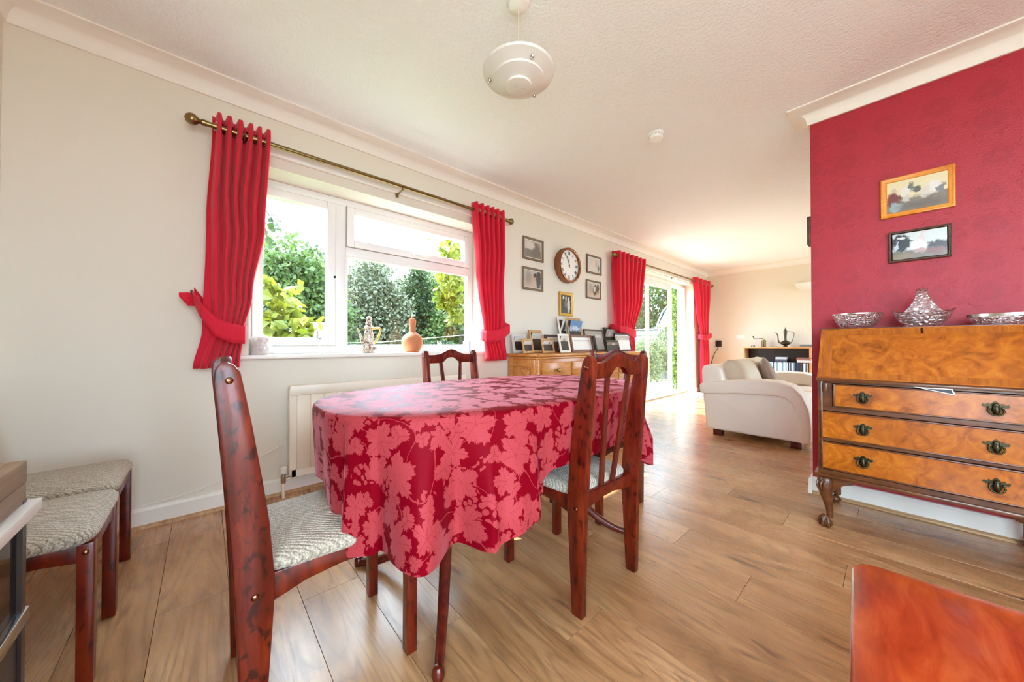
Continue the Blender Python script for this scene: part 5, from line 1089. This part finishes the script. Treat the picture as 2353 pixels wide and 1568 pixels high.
for i, (x, y, rx, h) in enumerate(((-.6, 8, 1.0, .75), (1.2, 7.6, .9, .62), (3.0, 8.2, 1.1, .8), (4.9, 8.6, 1.1, .85), (6.6, 8.4, 1.1, .9))):
    foliage('garden_shrub', ['dark shrub at the far left of the garden', 'low shrub behind the bird house roof', 'shrub below the grey green conifer', 'shrub below the slim dark conifer', 'shrub at the right of the garden below the green tree'][i], 'shrub', (x, y, GZ), [(x, y, h * .5, rx, .5, h * .65)], 5000, .10, (LD, LG, LD, LD, LG)[i], 20 + i, group='shrubs along the garden border')
for i, (x, y, h, mt) in enumerate(((-1.0, 12.2, 3.6, LD), (1.2, 12.4, 4.1, LG), (3.0, 12.6, 3.9, LD), (4.9, 12.4, 3.7, LC), (6.9, 12.6, 3.8, LG), (9.0, 12.4, 3.9, LD), (11.2, 12.2, 4.0, LG))):
    foliage('garden_tree', ['leafy tree in the back row, outermost on the left', 'leafy tree in the back row behind the bushy green tree', 'dark tree in the back row left of the grey conifer', 'greyish tree in the back row behind the slim conifer', 'green tree in the back row behind the right hand vine', 'dark tree in the back row, second from the right', 'green tree in the back row, outermost on the right'][i], 'tree', (x, y, GZ), [(x, y, h * .6, 1.25, .8, h * .4), (x + .5, y, h * .35, 1.3, .8, h * .35)], 9000, .15, mt, 60 + i, [([(x, y, GZ), (x, y, h * .8)], .12)], 'back row of garden trees')
# little shed roof
shd_ = thing('garden_shed', 'small brown garden shed with pitched roof beyond the window', 'shed', (1.36, 6.6, GZ))
M['shedwood'] = wood('weathered_shed_boards', (96, 68, 48), (128, 94, 68), (150, 116, 88), rough=0.8)
MB().prism([(-.2, 0), (.2, 0), (.2, 1.18), (0, 1.40), (-.2, 1.18)], -.25, .25, 'y').build('walls', M['shedwood'], shd_)
M['felt'] = simple('grey_roof_felt', (176, 164, 156), 0.9, var=.2)
MB().prism([(-.24, 1.14), (0, 1.40), (.24, 1.14), (.24, 1.17), (0, 1.44), (-.24, 1.17)], -.3, .3, 'y').build('roof', M['felt'], shd_)
shd_.rotation_euler = (0, 0, .9)
wl_ = thing('washing_line', 'thin white washing line strung across the garden', 'washing line', (2.9, 6, GZ))
MB().tube([(-2.2, .0, 1.06), (-.6, 0, 1.10), (1.3, 0, 1.27), (4.0, .1, 1.5)], .006, 6).build('line', M['white'], wl_, smooth=True)
for x, h in ((-2.2, 1.1), (4.0, 1.55)): MB().tube([(x, 0 if x < 0 else .1, 0), (x, 0 if x < 0 else .1, h)], .02, 8).build('post', M['chrome'], wl_, smooth=True)
# side fence seen through the patio door
fe = thing('garden_fence', 'weathered grey boarded fence seen through the patio door', 'fence', (10.6, 2.9, GZ))
M['greyboard'] = wood('grey_weathered_board', (88, 87, 86), (116, 115, 113), (136, 134, 132), (2, 12, 2), 0.8, 2.0)
bme = None
for p in range(5):
    for r in range(8):
        y0_ = p * 1.85 + .06; z0_ = .1 + r * .178
        if bme is None:
            bo = MB().prism([(-.022, 0), (.0, 0), (.004, .185), (-.006, .185)], 0, 1.74, 'y').build('board', M['greyboard'], fe); bme = bo.data
        else: bo = bpy.data.objects.new('board', bme); C.objects.link(bo); bo.parent = fe
        bo.location = (0, y0_, z0_)
for p in range(6): MB().box(-.06, .06, p * 1.85 - .06, p * 1.85 + .06, 0, 1.62).build('post', M['greyboard'], fe, bevel=.006)
for p in range(5): MB().box(-.05, .04, p * 1.85 + .06, p * 1.85 + 1.79, 1.53, 1.56).build('capping', M['greyboard'], fe, bevel=.004)
for i, (x, y, h, rs) in enumerate(((12.2, 4.6, 3.4, 31), (12.6, 6.2, 3.9, 32), (12.3, 3.2, 2.9, 33), (12.0, 8.0, 3.6, 34))):
    foliage('garden_tree', ['dense hedge tree behind the fence, seen through the sliding door glass', 'taller hedge tree behind the fence, left in the patio door view', 'hedge tree behind the fence, right in the patio door view', 'hedge tree behind the far end of the side fence'][i], 'tree', (x, y, GZ), [(x, y, h * .62, .9, 1.0, h * .38), (x, y, h * .3, .9, 1.0, h * .3)], 7000, .13, (LD, LG, LD, LG)[i], rs, [([(x, y, GZ), (x, y, h * .8)], .1)], 'trees behind the side fence')
foliage('flower_bush', 'pale flowering bush on the patio edge beyond the door glass', 'bush', (8.6, 4.4, GZ), [(8.5, 4.4, .45, .55, .45, .55), (9.3, 4.5, .6, .6, .5, .6)], 4200, .07, LP, 41, [([(8.6, 4.4, GZ), (8.6, 4.4, .7)], .02)])
foliage('flower_bush', 'low green bush nearer the door among the patio plants', 'bush', (7.6, 4.6, GZ), [(7.6, 4.7, .3, .5, .4, .4), (9.9, 4.3, .75, .35, .4, .6)], 2600, .07, LG, 42)
rose = foliage('climbing_rose', 'climbing rose with red blooms beside the open patio door', 'rose', (8.1, 3.25, GZ), [(8.0, 3.22, .3, .35, .18, .45), (8.1, 3.25, 1.0, .4, .18, .5), (8.1, 3.25, 1.75, .42, .2, .5), (8.2, 3.3, 2.3, .4, .2, .3)], 2600, .075, LR, 43, [([(8.1, 3.3, GZ), (8.05, 3.3, .8), (8.15, 3.3, 1.6), (8.1, 3.3, 2.3)], .02)])
M['rosered'] = simple('rose_petal', (206, 16, 44), .6, var=.2, vscale=60)
for x, z, r in ((7.80, .96, .05), (7.68, .62, .065), (7.76, .33, .06), (7.9, 1.75, .04), (8.05, .75, .045)):
    b = MB()
    for k in range(12):
        a = k * 2.4; q = k / 12; rr = r * (.25 + .75 * q)
        b.surf(lambda u, v: (rr * v * math.cos(a + (u - .5) * 1.5), rr * v * math.sin(a + (u - .5) * 1.5), r * (.9 - q * .8) * v ** .7 + .3 * r), 4, 3)
    b.build('bloom', M['rosered'], rose, smooth=True, loc=(x - 8.1, 3.1 - 3.25, z - GZ), rot=(.9, 0, -.3))
# folded striped parasol and yellow seat beyond the fence
ps = thing('garden_lounger', 'pale blue folded garden lounger with a yellow cushion standing behind the fence', 'lounger', (11.3, 5.05, GZ))
M['paleblue'] = simple('pale_blue_cloth', (112, 126, 148), .6, var=.15)
for dy in (0, -.28):
    MB().tube([(.0, dy + .32, 1.3), (0, dy + .22, 1.75), (0, dy + .05, 2.15), (0, dy - .2, 2.4)], .03, 8).build('frame_tube', M['paleblue'], ps, smooth=True)
MB().surf(lambda u, v: (.03, lerp(.30, .02, u) - .5 * v * .5 - .2 * (v ** 2), 1.35 + 1.0 * v), 4, 8).build('canvas', M['paleblue'], ps, solid=.02)
MB().box(-.2, .1, -.45, .12, 1.62, 1.74).build('cushion', simple('yellow_cushion', (236, 206, 70), .7), ps, bevel=.03, seg=3)
for dy in (.3, -.4): MB().tube([(0, dy, 0), (0, dy, 1.66)], .02, 8).build('leg', M['paleblue'], ps, smooth=True)
